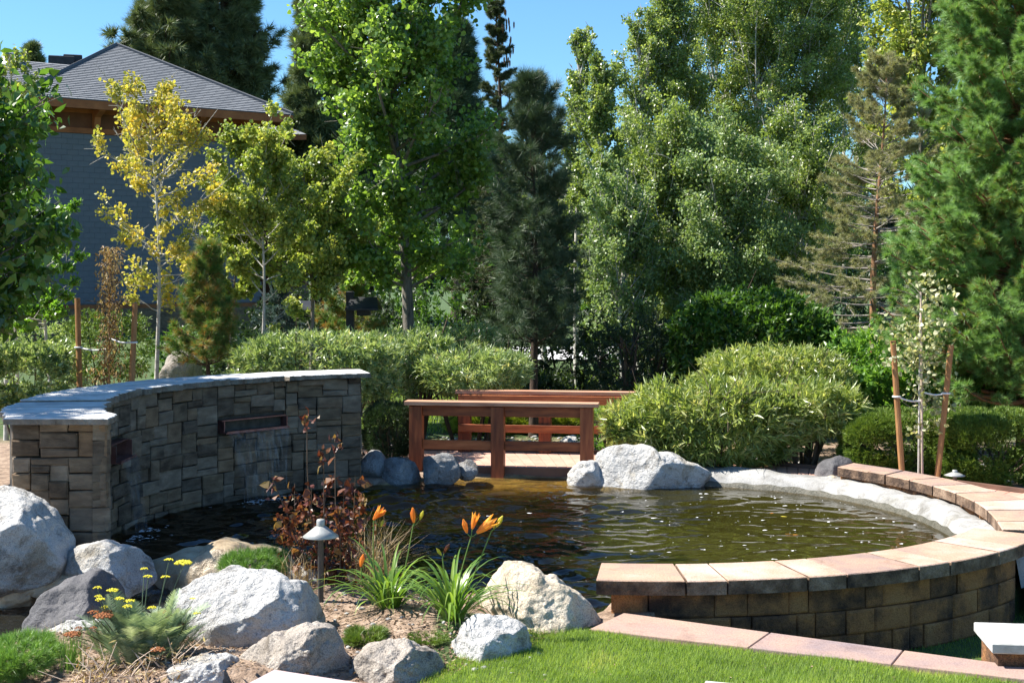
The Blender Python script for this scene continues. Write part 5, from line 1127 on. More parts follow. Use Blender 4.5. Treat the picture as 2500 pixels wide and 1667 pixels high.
bush(1560, 30, 620, 900, 150, 1.4, 'tall leafy shrub deep in the grove', M['hedge_dark'], 7000, .11, .5, lump=.15, group=ug, stems=4, seed=51)
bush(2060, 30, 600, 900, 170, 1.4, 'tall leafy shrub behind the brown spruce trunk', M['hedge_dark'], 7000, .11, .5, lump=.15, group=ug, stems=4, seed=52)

def needle_bush(px, d, ytop, ybase, hw, depth, label, mat, n, K, L, wd, name='juniper_shrub', cat='shrub', boxy=.7, group=None, spread=.5, lump=.08, seed=0, upb=.5, shell=.2):
    x = X(px, d); zg = gz(x, d) if d < 20 else .05; z1 = Zp(ytop, d); z0 = max(Zp(ybase, d), zg); rx = hw / F * d; rs = np.random.default_rng(seed)
    th = thing(name, (x, d, zg), label, cat, group); v = nrm(rng.normal(size=(n, 3))); a = np.arctan2(v[:, 1], v[:, 0]); ph = rs.random(4) * 6
    rad = np.clip(1 - np.abs(rng.normal(0, shell, n)) * rng.random(n), .2, 1) * (1 + lump * (np.sin(a * 3 + ph[0] + v[:, 2]) + .8 * np.sin(a * 6 + ph[1] + v[:, 2] * 5)))
    sg = np.sign(v) * np.abs(v) ** boxy; mid = (z0 + z1) / 2
    P = np.stack([x + sg[:, 0] * rx * rad, d + sg[:, 1] * depth * rad, mid + sg[:, 2] * (z1 - z0) / 2 * rad], 1); P[:, 2] = np.maximum(P[:, 2], zg)
    V_, F_ = needles(P, v + np.array([0, 0, upb]), K, L, wd, spread); rn = np.repeat(rng.random(n) * .5, K) + rng.random(n * K) * .5
    tag(wobj('foliage', np_mesh('foliage', V_, F_, rn), mat, th), kind='stuff')
    m_ = 10; a = rng.random(m_) * 6.28; S0 = np.tile(np.array([x, d, zg - .02]), (m_, 1)); S1 = np.stack([x + np.cos(a) * rx * .7, d + np.sin(a) * depth * .7, np.full(m_, mid)], 1)
    q = np.linspace(0, 1, 4)[None, :, None]; V_, F_ = tubes(S0[:, None] * (1 - q) + S1[:, None] * q, np.full((m_, 4), .01), 4); wobj('stems', np_mesh('stems', V_, F_, None, True), M['shrub_wood'], th)
    return th
needle_bush(2205, 14.6, 1008, 1175, 150, .5, 'clipped juniper hedge left part, in front of the leafy hedge', M['juniper'], 14000, 9, .055, .011, 'hedge', 'hedge', .5, seed=1, lump=.03)
needle_bush(2440, 14.2, 1006, 1195, 165, .6, 'clipped juniper hedge right part, running out of the picture', M['juniper'], 17000, 9, .055, .011, 'hedge', 'hedge', .5, seed=2, lump=.03)
needle_bush(955, 15.2, 985, 1110, 66, .35, 'dark low juniper between the stone wall and the bridge', M['juniper_dark'], 3000, 10, .06, .006, seed=3)
for i, (px, hw, yt, lab) in enumerate(((1180, 75, 1012, 'golden green creeping juniper behind the left part of the bridge'), (1290, 70, 1004, 'golden green creeping juniper behind the middle bridge post'), (1385, 60, 1010, 'golden green creeping juniper behind the right part of the bridge'))):
    needle_bush(px, 18.6, yt, 1085, hw, .5, lab, M['gold_juniper'], 1600, 10, .10, .012, 'juniper_shrub', 'shrub', .8, group='golden junipers behind the bridge', seed=4 + i, lump=.15, upb=.2)
bush(1475, 16.6, 1000, 1100, 60, .35, 'small rose bush with a pink flower right of the bridge', M['hedge_green'], 1800, .04, .5, cat='shrub', name='rose_shrub', lump=.15, stems=6, seed=60)
V_, F_ = leaves(np.tile(np.array([[X(1482, 16.2), 16.2, Zp(1028, 16.2)]]), (9, 1)) + rng.normal(0, .012, (9, 3)), rng.normal(size=(9, 3)), .05, .7, 'o')
tag(wobj('rose_flower', np_mesh('rose_flower', V_, F_, rng.random(9)), M['pink']), 'single pink rose on the small bush right of the bridge', 'flower')
needle_bush(40, 7.35, 1572, 1690, 85, .32, 'mounded bright green mugo pine in the bottom left corner', M['mugo'], 520, 34, .06, .0035, 'mugo_pine', 'shrub', .85, seed=8, spread=.7, upb=.6)
needle_bush(620, 9.15, 1350, 1425, 74, .26, 'small bright green mugo pine behind the largest white boulder', M['mugo'], 420, 30, .06, .0035, 'mugo_pine', 'shrub', .85, seed=9, spread=.7, upb=.6)
needle_bush(893, 7.75, 1545, 1610, 45, .14, 'little dark green juniper left of the grey bottom boulder', M['juniper'], 260, 20, .045, .004, seed=10, upb=.4)
needle_bush(1045, 7.75, 1555, 1620, 48, .12, 'small yellow green creeping thyme between the two bottom boulders', M['juniper'], 420, 14, .022, .003, 'thyme_cushion', 'plant', seed=11, upb=.4)

# ---------------------------------------------------------------- stakes and saplings
def pole(name, p, q, r_, mat, parent, k=8):
    V_, F_ = one_tube([p, q], [r_, r_ * .96], k); n0 = len(V_); cap_ = None
    me = py_mesh(name, V_, [tuple(f_) for f_ in F_] + [tuple(range(k - 1, -1, -1)), tuple(range(k, 2 * k))]); return wobj(name, me, mat, parent)
def stake(p, q, label, group):
    t_ = thing('wooden_stake', p, label, 'stake', group); pole('shaft', p, q, .03, M['stake'], t_, 10); return t_
s1p = ((X(2205, 13.75), 13.75, 0.0), (X(2180, 13.75), 13.75, Zp(832, 13.75))); s2p = ((X(2285, 13.7), 13.7, 0.0), (X(2322, 13.7), 13.7, Zp(842, 13.7)))
stake(*s1p, 'brown round stake left of the right sapling', 'stakes holding the right sapling'); stake(*s2p, 'brown round stake right of the right sapling, leaning outwards', 'stakes holding the right sapling')
sap = thing('sapling', (X(2247, 13.8), 13.8, 0), 'thin staked sapling with small round leaves in front of the clipped hedge', 'tree')
pole('trunk', (X(2242, 13.8), 13.8, 0), (X(2247, 13.8), 13.8, Zp(760, 13.8)), .011, M['bark_pale'], sap)
tag(wobj('training_cane', one_mesh if False else py_mesh('training_cane', *(lambda vf: (vf[0], [tuple(f_) for f_ in vf[1]]))(one_tube([(X(2252, 13.76), 13.76, 0), (X(2248, 13.76), 13.76, Zp(712, 13.76))], [.012, .010], 8))), M['pale_stake']), 'pale square cane tied to the right sapling', 'stake')
nL = 700; hh = rng.random(nL); P = np.stack([X(2255, 13.8) + rng.normal(0, .12, nL) + .1 * np.sin(hh * 9), 13.8 + rng.normal(0, .10, nL), Zp(1060 - hh * 400, 13.8)], 1)
ex = rng.random(nL) < .35; P[ex, 2] = rng.uniform(Zp(900, 13.8), Zp(780, 13.8), ex.sum()); P[ex, 0] += rng.uniform(-.32, .15, ex.sum())
V_, F_ = leaves(P, rng.normal(size=(nL, 3)) + np.array([0, 0, -.6]), .05, .95, 'o'); tag(wobj('crown', np_mesh('crown', V_, F_, rng.random(nL)), M['pale_leaf'], sap), kind='stuff')
nb = 26; S = np.stack([np.full(nb, X(2246, 13.8)), np.full(nb, 13.8), rng.uniform(Zp(1040, 13.8), Zp(700, 13.8), nb)], 1); E = S + rng.normal(0, .16, (nb, 3)) * np.array([1, 1, .3]) + np.array([0, 0, .14])
V_, F_ = tubes(np.stack([S, (S + E) / 2 + np.array([0, 0, .02]), E], 1), np.tile([.004, .003, .002], (nb, 1)), 4); wobj('branches', np_mesh('branches', V_, F_, None, True), M['bark_grey'], sap)
def strap(p, q, label, grp, mat='strap'):
    p = np.array(p); q = np.array(q); mid = (p + q) / 2 + np.array([0, -.015, -.02])
    V_, F_ = one_tube(spline([p, mid, q], 8), [.010] * 8, 6); ac = Acc(); ac.add(V_, F_)
    for c in (p,):
        ring = [(c[0] + .036 * math.cos(a), c[1] + .036 * math.sin(a), c[2]) for a in np.linspace(0, 2 * PI, 12)]
        V_, F_ = one_tube(ring, [.011] * 12, 6); ac.add(V_, F_)
    return tag(wobj('tie_strap', ac.mesh('tie_strap', True), M[mat]), label, 'strap', grp)
def lerp3(a, b, z): u = (z - a[2]) / (b[2] - a[2]); return tuple(a[i] + (b[i] - a[i]) * u for i in range(3))
zz = Zp(968, 13.75); strap(lerp3(*s1p, zz), (X(2247, 13.8), 13.77, Zp(978, 13.8)), 'white tie strap on the left stake of the right sapling', 'white tie straps')
zz = Zp(960, 13.7); strap(lerp3(*s2p, zz), (X(2252, 13.8), 13.77, Zp(957, 13.8)), 'white tie strap on the right stake of the right sapling', 'white tie straps')
l1 = ((X(200, 14.6), 14.6, 0.0), (X(189, 14.6), 14.6, Zp(728, 14.6))); l2 = ((X(312, 14.4), 14.4, 0.0), (X(330, 14.4), 14.4, Zp(740, 14.4)))
stake(*l1, 'brown round stake at the left of the dry vine', 'stakes holding the dry vine'); stake(*l2, 'brown round stake at the right of the dry vine', 'stakes holding the dry vine')
strap(lerp3(*l1, Zp(848, 14.6)), (X(262, 14.5), 14.47, Zp(852, 14.5)), 'white tie strap on the left stake of the dry vine', 'white tie straps')
strap(lerp3(*l2, Zp(836, 14.4)), (X(270, 14.5), 14.47, Zp(826, 14.5)), 'white tie strap on the right stake of the dry vine', 'white tie straps')
dv = thing('dry_vine', (X(265, 14.5), 14.5, .05), 'withered brown vine climbing a thin cane between the left stakes', 'plant')
pole('cane', (X(265, 14.5), 14.5, 0), (X(268, 14.5), 14.5, Zp(610, 14.5)), .010, M['stake'], dv)
nL = 2200; hh = rng.random(nL); wdt = np.where(hh < .45, .17, .055); P = np.stack([X(268, 14.5) + rng.normal(0, 1, nL) * wdt, 14.5 + rng.normal(0, .1, nL), .2 + hh * (Zp(600, 14.5) - .2)], 1)
V_, F_ = leaves(P, rng.normal(size=(nL, 3)) + np.array([0, 0, -1.6]), .055, .35); tag(wobj('foliage', np_mesh('foliage', V_, F_, rng.random(nL)), M['dry_vine'], dv), kind='stuff')
nb = 50; S = P[:nb]; E = S + rng.normal(0, .12, (nb, 3)) + np.array([0, 0, -.15]); V_, F_ = tubes(np.stack([S, (S + E) / 2 + rng.normal(0, .04, (nb, 3)), E], 1), np.tile([.004, .004, .003], (nb, 1)), 4); tag(wobj('stems', np_mesh('stems', V_, F_, None, True), M['shrub_wood'], dv), kind='stuff')

# ---------------------------------------------------------------- lights and lantern posts
def path_light(x, y, zb_, H, R, label, sc=1.0):
    t_ = thing('path_light', (x, y, zb_), label, 'garden light', 'mushroom garden lights')
    def lp(name, prof, mat): o_ = link(name, lathe(name, prof, (0, 0, 0), 24), t_, mat); return o_
    lp('pole', [(.019, 0), (.019, H * .80), (.025, H * .81), (.025, H * .84), (.0, H * .84)], M['bronze'])
    lp('shade', [(R * 1.0, H * .795), (R * 1.02, H * .80), (R * .62, H * .865), (R * .32, H * .915), (R * .20, H * .925), (R * .2, H * .92), (R * .95, H * .797)], M['lamp_hat'])
    lp('finial', [(R * .24, H * .918), (R * .24, H * .985), (R * .2, H), (0, H)], M['lamp_hat'])
    lp('socket', [(.025, H * .84), (.03, H * .9), (.0, H * .91)], M['bronze'])
    return t_
pz = gz(X(783, 8.75), 8.75); path_light(X(783, 8.75), 8.75, pz - .02, Zp(1267, 8.75) - pz + .02, .115, 'grey mushroom garden light in front of the burgundy shrub')
pz = gz(X(2331, 13.3), 13.3); path_light(X(2331, 13.3), 13.3, pz - .02, Zp(1147, 13.3) - pz + .02, .10, 'small mushroom garden light behind the far curved wall')
def lantern(px, d, ytop, wpx, label):
    x = X(px, d); t_ = thing('lantern_post', (x, d, .05), label, 'lamp post', 'black lantern posts'); zt_ = Zp(ytop, d); w_ = wpx / F * d
    wobj('post', box_mesh('post', (x, d, (zt_ + .1) / 2), (.11, .11, zt_ - .02), 0, .01), M['black'], t_)
    rx = x + w_ * .42; zz = zt_ - .04
    for s_ in (-1, 1):
        c = (rx, d, zz - .10); me = py_mesh('roof_panel', [(rx - w_ * .5, d - .3 * s_, zz - .16), (rx + w_ * .5, d - .3 * s_, zz - .16), (rx + w_ * .38, d, zz + .0), (rx - w_ * .38, d, zz + .0), (rx - w_ * .5, d - .3 * s_, zz - .19), (rx + w_ * .5, d - .3 * s_, zz - .19), (rx + w_ * .38, d, zz - .03), (rx - w_ * .38, d, zz - .03)],
                                   [(0, 1, 2, 3), (7, 6, 5, 4), (0, 4, 5, 1), (1, 5, 6, 2), (3, 7, 4, 0), (2, 6, 7, 3)]); wobj('roof_panel', me, M['black'], t_)
    wobj('lamp_box', box_mesh('lamp_box', (rx, d, zz - .22), (w_ * .4, .2, .10), 0, .01), M['black'], t_); return t_
lantern(855, 19.5, 718, 80, 'black post with a gabled lantern roof above the clipped shrubs'); lantern(712, 22, 728, 70, 'second black lantern post half hidden behind the aspen trunk')

# ---------------------------------------------------------------- foreground plants
def blade(p0, az, L, w_, arch, name, mat, parent, lean=.35, n=9, twist=0):
    """one strap leaf, arching over"""
    V = []; a = math.pi / 2 - lean; p = np.array(p0, float); h = np.array([math.cos(az), math.sin(az), 0]); sd = np.array([-math.sin(az + twist), math.cos(az + twist), 0])
    for i in range(n):
        u = i / (n - 1); ww = w_ * (1 - u ** 2.2) * (.55 + .45 * min(1, u * 5)) * .5 + .0006
        mid = -.25 * ww; V += [tuple(p - sd * ww), tuple(p + np.array([0, 0, mid])), tuple(p + sd * ww)]
        p = p + (h * math.cos(a) + np.array([0, 0, 1]) * math.sin(a)) * L / (n - 1); a -= arch / (n - 1) * (.4 + 1.2 * u)
    Q = []
    for i in range(n - 1):
        for j in range(2): b0 = i * 3 + j; Q.append((b0, b0 + 1, b0 + 4, b0 + 3))
    rv = random.random(); me = np_mesh(name, V, np.array(Q), [rv] * len(Q), True); return wobj(name, me, mat, parent), p
def lily_flower(c, d_, L, parent, closed=False, mat='flower_orange'):
    d_ = np.array(d_, float); d_ /= np.linalg.norm(d_); s = np.cross(d_, [0, 0, 1.0]); s /= np.linalg.norm(s) + 1e-9; t_ = np.cross(s, d_); V = []; Q = []; c = np.array(c, float)
    npet = 6; flare = .10 if closed else .24
    for k in range(npet):
        a = k * 2 * PI / npet; r_ = s * math.cos(a) + t_ * math.sin(a); q = -s * math.sin(a) + t_ * math.cos(a); b0 = len(V)
        for u, rad, wd in ((0, .05, .06), (.3, .12, .16), (.65, .16 if not closed else .13, .20), (1.0, flare if not closed else .02, .02)):
            m_ = c + d_ * L * u + r_ * rad * L; V += [tuple(m_ - q * wd * L * .6), tuple(m_ + r_ * .02 * L), tuple(m_ + q * wd * L * .6)]
        for i in range(3):
            for j in range(2): z_ = b0 + i * 3 + j; Q.append((z_, z_ + 1, z_ + 4, z_ + 3))
    return wobj('flower' if not closed else 'bud', np_mesh('flower', V, np.array(Q), rng.random(len(Q)), True), M[mat], parent)
def stem(pts, r0, r1, name, mat, parent):
    P = spline(pts, 10); V_, F_ = one_tube(P, list(np.linspace(r0, r1, 10)), 6); return wobj(name, np_mesh(name, V_, F_, None, True), mat, parent)
def daylily(px, py, d, label, nleaf, Lm, scapes, seed):
    random.seed(seed); x = X(px, d); z = gz(x, d); t_ = thing('daylily', (x, d, z), label, 'flower', 'orange daylilies')
    for i in range(nleaf):
        az = random.random() * 2 * PI; r_ = random.random() * .07
        blade((x + r_ * math.cos(az), d + r_ * math.sin(az), z - .01), az + random.uniform(-.4, .4), Lm * random.uniform(.6, 1.15), random.uniform(.015, .025), random.uniform(1.4, 3.0), 'leaf', M['lily_leaf'], t_, lean=random.uniform(.1, .85))
    for (pts, fls) in scapes:
        P = [(x + random.uniform(-.02, .02), d, z)] + [(X(a, b), b, Zp(c, b)) for a, c, b in pts]; stem(P, .0055, .0035, 'flower_stem', M['lily_stem'], t_)
        for (fx, fy, dx, dz, L, cl, mt) in fls: 
            b = pts[-1][2]; c0 = np.array([X(fx, b), b, Zp(fy, b)])
            if math.hypot(fx - pts[-1][0], fy - pts[-1][1]) > 6: stem([P[-1], tuple((np.array(P[-1]) + c0) / 2 + np.array([0, 0, -.004])), tuple(c0)], .003, .0025, 'flower_stem', M['lily_stem'], t_)
            lily_flower(c0, (dx, -.25, dz), L, t_, cl, mt)
    return t_
daylily(950, 1500, 8.45, 'daylily clump beside the burgundy shrub with one low orange flower', 78, .50,
        [([(915, 1400, 8.4), (912, 1270, 8.4)], [(912, 1268, .55, .8, .10, False, 'flower_orange'), (922, 1262, .9, .7, .07, True, 'flower_orange'), (930, 1285, .3, .9, .05, True, 'flower_bud')]),
         ([(985, 1400, 8.4), (1008, 1285, 8.4)], [(1010, 1275, -.05, 1, .10, True, 'flower_orange'), (1025, 1268, .35, .9, .065, True, 'flower_bud'), (1018, 1262, -.3, .9, .06, True, 'burgundy')]),
         ([(890, 1430, 8.4), (882, 1385, 8.4)], [(880, 1382, .25, 1, .085, True, 'flower_orange')])], 3)
daylily(1105, 1545, 8.05, 'daylily clump in front of the large tan boulder with a cluster of orange flowers', 88, .54,
        [([(1120, 1420, 8.0), (1150, 1310, 8.0)], [(1165, 1300, .75, .62, .145, False, 'flower_orange'), (1153, 1290, .25, .95, .10, False, 'flower_orange'), (1140, 1300, -.25, 1, .09, True, 'flower_orange')]),
         ([(1150, 1420, 8.0), (1200, 1295, 8.0)], [(1212, 1285, .5, .9, .08, True, 'flower_bud'), (1205, 1290, .2, 1, .03, True, 'flower_bud')]),
         ([(1085, 1400, 8.05), (1080, 1360, 8.05)], [(1078, 1355, -.6, .9, .055, True, 'flower_bud'), (1084, 1350, .5, .9, .07, True, 'burgundy')])], 5)
# burgundy shrub: big leaves one by one
bs = thing('burgundy_shrub', (X(805, 9.15), 9.15, .05), 'burgundy leaved shrub with bare upright stems beside the garden light', 'shrub')
random.seed(9)
tops = [(750, 1012, 9.1), (818, 1075, 9.2), (665, 1165, 9.1), (790, 1110, 9.0), (868, 1160, 9.1), (720, 1180, 9.3), (840, 1200, 9.0), (880, 1220, 9.3), (700, 1260, 9.0), (760, 1190, 8.9), (800, 1170, 9.4), (735, 1230, 8.95), (860, 1270, 8.95), (690, 1300, 9.2), (825, 1250, 8.85)]
pts_l = []
for (tx_, ty_, td) in tops:
    b_ = np.array([X(805 + random.uniform(-30, 30), 9.15), 9.15 + random.uniform(-.06, .06), .03]); e_ = np.array([X(tx_, td), td, Zp(ty_, td)]); m_ = b_ * .5 + e_ * .5 + np.array([random.uniform(-.05, .05), 0, .03]) + np.array([(b_[0] - e_[0]) * -.15, 0, 0])
    stem([tuple(b_), tuple(m_), tuple(e_)], .006, .003, 'stem', M['shrub_wood'], bs); Pp = spline([b_, m_, e_], 20)
    for i in range(4, 20):
        bare = ty_ < 1120 and 9 < i < 17
        if not bare: pts_l.append(Pp[i])
        if i > 16: pts_l += [Pp[i]] * 3
pts_l = np.array(pts_l); NBL = 280
ci = rng.choice(len(pts_l), NBL)
for i in range(NBL):
    P = pts_l[ci[i]][None] + rng.normal(0, .022, (1, 3)); hi = P[0, 2] > .95
    V_, F_ = leaves(P, rng.normal(size=(1, 3)) + np.array([[0, -.2, -.35 if not hi else 1.5]]), .078 if not hi else .05, .55, 'l', cup=.3); wobj('leaf', np_mesh('leaf', V_, F_, [random.random()]), M['burgundy'], bs)
nL = 700; ci = rng.choice(len(pts_l), nL); P = pts_l[ci] + rng.normal(0, .05, (nL, 3)); low = P[:, 2] > .7; P[low] = np.stack([X(805, 9.2) + rng.normal(0, .14, low.sum()), 9.2 + rng.normal(0, .1, low.sum()), rng.uniform(.1, .5, low.sum())], 1)
V_, F_ = leaves(P, rng.normal(size=(nL, 3)), .04, .6, 'l'); tag(wobj('foliage', np_mesh('foliage', V_, F_, rng.random(nL)), M['burgundy'], bs), kind='stuff')
# dry grass clump, horsetail and weeds
def tuft(px, d, label, n, L, w_, mat, spread=.5, name='grass_clump', r_=.06, arch=.6):
    x = X(px, d); z = gz(x, d); t0 = np.stack([x + rng.normal(0, r_, n), d + rng.normal(0, r_, n), np.full(n, z - .01)], 1)
    az = rng.random(n) * 2 * PI; le = rng.uniform(0, spread, n); Ln = L * rng.uniform(.5, 1.1, n); V = np.empty((n, 6, 3)); dirh = np.stack([np.cos(az), np.sin(az), 0 * az], 1); sd = np.stack([-np.sin(az), np.cos(az), 0 * az], 1) * w_ / 2
    mid = t0 + dirh * (np.sin(le) * Ln * .45)[:, None]; mid[:, 2] += np.cos(le) * Ln * .5; tip = mid + dirh * (np.sin(le + arch * rng.random(n)) * Ln * .6)[:, None]; tip[:, 2] += np.cos(le + arch) * Ln * .5
    V = np.stack([t0 - sd, t0 + sd, mid + sd * .8, mid - sd * .8, tip + sd * .1, tip - sd * .1], 1); b = np.arange(n)[:, None] * 6
    Q = np.concatenate([b + np.array([0, 1, 2, 3]), b + np.array([3, 2, 4, 5])]); rn = rng.random(n)
    return tag(wobj(name, np_mesh(name, V.reshape(-1, 3), Q, np.concatenate([rn, rn])), mat), label, 'grass', kind=None)
tuft(915, 9.25, 'tall clump of dry straw grass right of the burgundy shrub', 260, .55, .0035, M['straw'], .75, r_=.07)
tuft(735, 9.0, 'dry straw grass at the left foot of the burgundy shrub', 110, .32, .0035, M['straw'], .9, r_=.06)
tuft(178, 7.35, 'upright green horsetail grass left of the yarrow', 150, .26, .003, M['mugo'], .25, r_=.03, arch=.2)
tuft(130, 8.0, 'thin dry weeds behind the horsetail', 60, .25, .003, M['straw'], .7, r_=.08)
for (px, d, lab, n) in ((265, 7.1, 'withered straw coloured weed in front of the yarrow', 90), (345, 7.0, 'tangled dry weed at the bottom edge under the yarrow', 60), (205, 7.05, 'dry yellow weed at the bottom edge beside the horsetail', 80), (415, 7.15, 'dry weed stems right of the yarrow', 40)):
    x = X(px, d); z = gz(x, d); t_ = thing('dry_weed', (x, d, z), lab, 'weed', 'dry weeds along the bottom edge'); m_ = 12
    S = np.stack([x + rng.normal(0, .05, m_), d + rng.normal(0, .05, m_), np.full(m_, z)], 1); E = S + np.stack([rng.normal(0, .12, m_), rng.normal(0, .06, m_), rng.uniform(.06, .19, m_)], 1); mid = (S + E) / 2 + rng.normal(0, .02, (m_, 3))
    V_, F_ = tubes(np.stack([S, mid, E], 1), np.tile([.003, .0025, .0015], (m_, 1)), 4); tag(wobj('stems', np_mesh('stems', V_, F_, None, True), M['pale_stake'], t_), kind='stuff')
    ci = rng.integers(0, m_, n); f_ = rng.random(n)[:, None]; P = S[ci] + (E[ci] - S[ci]) * f_ + rng.normal(0, .01, (n, 3)); V_, F_ = leaves(P, rng.normal(size=(n, 3)), .05, .2, 'r'); tag(wobj('foliage', np_mesh('foliage', V_, F_, rng.random(n)), M['straw'] , t_), kind='stuff')
# yarrow
ya = thing('yarrow', (X(345, 7.45), 7.45, .05), 'grey green ferny yarrow with yellow and brown flat flower heads', 'plant')
yz = gz(X(345, 7.45), 7.45); random.seed(21)
def frond(p0, d_, L, parent):
    d_ = nrm(np.array(d_, float)); n = 26; V = []; Q = []; up_ = np.array([0, 0, 1.0]); s = nrm(np.cross(d_, up_) + 1e-6); k = 0
    for i in range(n):
        u = (i + 1) / n; c = np.array(p0) + d_ * L * u + np.array([0, 0, -.12 * L * u * u]); ln = L * .27 * math.sin(PI * min(1, u * .85 + .1))
        for sg in (-1, 1):
            tip = c + s * sg * ln + d_ * ln * .5 + np.array([0, 0, random.uniform(0, .3) * ln]); a = c - d_ * L * .018; b = c + d_ * L * .018; V += [tuple(a), tuple(b), tuple(tip)]; Q.append((k, k + 1, k + 2)); k += 3
    rv = random.random() * .7; return wobj('leaf', np_mesh('leaf', V, np.array(Q), [rv + random.random() * .3 for _ in Q]), M['yarrow_leaf'], parent)
for i in range(150):
    a = random.random() * 2 * PI; r_ = random.random() ** .5 * .21; el = random.uniform(.5, 1.45); h0 = random.random() * .16
    frond((X(345, 7.45) + r_ * math.cos(a), 7.45 + r_ * .7 * math.sin(a), yz + h0), (math.cos(a) * math.cos(el), math.sin(a) * math.cos(el), math.sin(el)), random.uniform(.15, .29), ya)
def head(fx, fy, d, w_, mat, sx, sy, lean=0):
    c = (X(fx, d), d, Zp(fy, d)); R = w_ / F * d; s0 = (X(sx, 7.45), 7.45, yz + .05)
    stem([s0, (c[0] * .45 + s0[0] * .55, 7.45 * .5 + d * .5, s0[2] * .5 + c[2] * .5), (c[0], c[1], c[2] - .012)], .003, .002, 'flower_stem', M['yarrow_leaf'] if mat == 'yarrow_yellow' else M['shrub_wood'], ya)
    ac = Acc(); bb = max(14, int(w_ * 1.4))
    for k in range(bb):
        a = k * 2.399; rr = R * math.sqrt(k / bb); p_ = np.array([c[0] + rr * math.cos(a), c[1] + rr * math.sin(a), c[2] + .25 * R * (1 - (rr / R) ** 2) + random.uniform(-.002, .002)]); r_ = R * .26
        V_ = [p_ + np.array(q) * r_ for q in ((1, 0, 0), (.3, .95, 0), (-.8, .6, 0), (-.8, -.6, 0), (.3, -.95, 0), (0, 0, .7), (0, 0, -.8))]
        Q_ = np.array([(i, (i + 1) % 5, 5) for i in range(5)] + [((i + 1) % 5, i, 6) for i in range(5)]); ac.add(np.array(V_), Q_)
    wobj('flower_head', ac.mesh('flower_head'), M[mat], ya)
for (fx, fy, d, w_, sx) in ((238, 1434, 7.4, 10, 300), (275, 1441, 7.4, 14, 305), (240, 1455, 7.35, 9, 300), (245, 1463, 7.3, 12, 300), (292, 1461, 7.5, 12, 320), (316, 1467, 7.4, 13, 330), (311, 1480, 7.3, 12, 325), (412, 1366, 7.5, 11, 370), (448, 1374, 7.5, 20, 372), (352, 1388, 7.6, 9, 340), (361, 1407, 7.5, 11, 345), (404, 1408, 7.6, 11, 365), (371, 1483, 7.4, 11, 350), (470, 1461, 7.6, 7, 400), (481, 1497, 7.5, 9, 400), (260, 1481, 7.35, 12, 310)):
    head(fx, fy, d, w_, 'yarrow_yellow', sx, 0)
for (fx, fy, d, w_, sx) in ((228, 1494, 7.3, 13, 300), (252, 1503, 7.25, 22, 305), (262, 1493, 7.3, 12, 310), (178, 1548, 7.3, 20, 280), (192, 1532, 7.3, 9, 280), (228, 1532, 7.3, 9, 290), (398, 1493, 7.4, 12, 370), (418, 1507, 7.4, 14, 375), (436, 1523, 7.4, 13, 380), (384, 1585, 7.15, 17, 370)):
    head(fx, fy, d, w_, 'yarrow_brown', sx, 0)

# ---------------------------------------------------------------- lawn, litter, pebbles
def lawn(n, region, zf, label, L=.032, w_=.0035, name='lawn_grass'):
    x0, x1, y0, y1 = region; x = rng.uniform(x0, x1, n); y = rng.uniform(y0, y1, n); k = zf(x, y); x, y = x[k], y[k]; z = ground_z(x, y); n = len(x)
    az = rng.random(n) * 2 * PI; Lh = L * rng.uniform(.5, 1.3, n); sd = np.stack([-np.sin(az), np.cos(az), 0 * az], 1) * w_ / 2; b = np.stack([x, y, z - .004], 1)
    tip = b + np.stack([np.cos(az) * Lh * .5, np.sin(az) * Lh * .5, Lh], 1); V = np.stack([b - sd, b + sd, tip], 1)
    pat = .5 + .5 * np.sin(x * 4.1 + 1.3 * np.sin(y * 3.3)) * np.sin(y * 5.2 + np.sin(x * 6)); rn = np.clip(rng.random(n) * .62 + pat * .42 + (pat > .86) * .12, 0, 1)
    return tag(wobj(name, np_mesh(name, V.reshape(-1, 3), np.arange(n * 3).reshape(-1, 3), rn), M['grass']), label, 'grass', kind='stuff')
def fline(x): return 8.14 - (x - .46) * (1.74 / 3.84)
lawn(210000, (-.62, 3.9, 6.2, 8.3), lambda x, y: (y < fline(x) - .0) & (x > -.50 + (7.2 - y) * .02 + np.clip(y - 7.15, 0, 1) * .55) , 'short sunlit lawn in front of the paver strip')
lawn(60000, (1.6, 5.2, 6.6, 10.4), lambda x, y: (y > fline(x) + .46) & inside(x, y, POCKET), 'shaded strip of grass between the pavers and the seat wall')
lawn(60000, (-5, 6, 18.4, 30), lambda x, y: y > 0, 'bright lawn seen behind the footbridge', .09, .014)
def scatter(n, poly, label, mat, L, ratio, name):
    P = np.array(poly); x = rng.uniform(P[:, 0].min(), P[:, 0].max(), n); y = rng.uniform(P[:, 1].min(), P[:, 1].max(), n); k = inside(x, y, poly); x, y = x[k], y[k]
    b = np.stack([x, y, ground_z(x, y) + .006], 1); d_ = rng.normal(size=b.shape) * np.array([1, 1, .25]); V_, F_ = leaves(b, d_, L, ratio, 'r', updir=3); return tag(wobj(name, np_mesh(name, V_, F_, rng.random(len(b))), mat), label, 'litter', kind='stuff')
scatter(9000, [(-1.9, 7.0), (-.55, 7.0), (.1, 7.8), (.45, 8.5), (.0, 9.0), (-.9, 9.5), (-1.5, 9.2), (-2.3, 8.0)], 'dry leaves and bark chips on the soil around the daylilies', M['litter'], .028, .45, 'leaf_litter')
scatter(5000, [(-1.5, 16.5), (2, 16.3), (5, 14.0), (6.5, 14.8), (3, 19), (-2, 18.5)], 'fallen leaves and chips under the shrubs behind the bridge', M['litter'], .045, .5, 'leaf_litter')
scatter(3000, [(-3.2, 7.0), (-1.8, 7.0), (-1.8, 8.0), (-3.2, 8.1)], 'dry litter under the yarrow and weeds', M['litter'], .03, .4, 'leaf_litter')
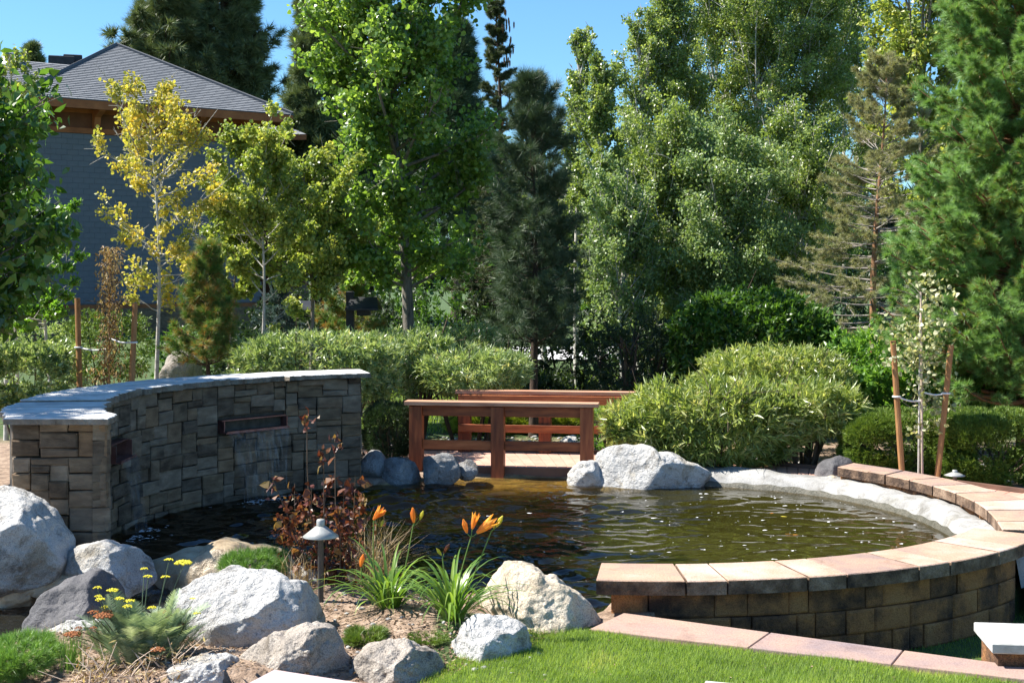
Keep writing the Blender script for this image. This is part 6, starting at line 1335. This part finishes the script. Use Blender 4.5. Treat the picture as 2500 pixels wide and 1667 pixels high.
scatter(260, [(-.3, 6.9), (3.2, 6.6), (2.0, 7.3), (.5, 8.0), (-.1, 7.8)], 'a few dry leaves fallen on the lawn', M['litter'], .028, .5, 'fallen_leaves')
# pebbles along the stream and a pale shoulder by the board path
ac = Acc(); ico = [(0, 0, 1), (.89, 0, .45), (.28, .85, .45), (-.72, .53, .45), (-.72, -.53, .45), (.28, -.85, .45), (.72, .53, -.45), (-.28, .85, -.45), (-.89, 0, -.45), (-.28, -.85, -.45), (.72, -.53, -.45), (0, 0, -1)]
icf = np.array([(0, 1, 2), (0, 2, 3), (0, 3, 4), (0, 4, 5), (0, 5, 1), (1, 6, 2), (2, 7, 3), (3, 8, 4), (4, 9, 5), (5, 10, 1), (2, 6, 7), (3, 7, 8), (4, 8, 9), (5, 9, 10), (1, 10, 6), (6, 11, 7), (7, 11, 8), (8, 11, 9), (9, 11, 10), (10, 11, 6)]); ico = np.array(ico)
for (x0, x1, y0, y1, n, s_) in ((-3.9, -1.9, 7.9, 9.4, 420, .035), (-2.2, .2, 7.2, 9.2, 260, .016), (2.6, 5.4, 13.9, 15.8, 420, .035), (-2, 2, 16.4, 18, 260, .03)):
    x = rng.uniform(x0, x1, n); y = rng.uniform(y0, y1, n); z = ground_z(x, y)
    for i in range(n): r_ = s_ * random.uniform(.4, 1.3); ac.add(ico * r_ * np.array([random.uniform(.8, 1.4), random.uniform(.8, 1.3), .6]) + np.array([x[i], y[i], z[i] + r_ * .2]), icf)
tag(wobj('pebbles', ac.mesh('pebbles', True), M['granite']), 'scattered grey pebbles along the stream and board path', 'pebbles', kind='stuff')
# floating leaves
random.seed(3)
for i, (px, py, lab) in enumerate(((1905, 1260, 'tiny yellow leaf floating in the middle of the olive water'), (1915, 1303, 'orange leaf floating near the seat wall'), (1935, 1305, 'second orange leaf floating just right of the first'), (1880, 1252, 'orange leaf floating farther out on the olive water'))):
    g_ = G(px, py, .008); V_, F_ = leaves(np.array([g_]), np.array([[1, .2 * i, 0]]), .07, .35, 'l', updir=9, cup=.02); tag(wobj('floating_leaf', np_mesh('floating_leaf', V_, F_, [.6]), M['flower_bud'] if i == 0 else M['flower_orange']), lab, 'leaf')
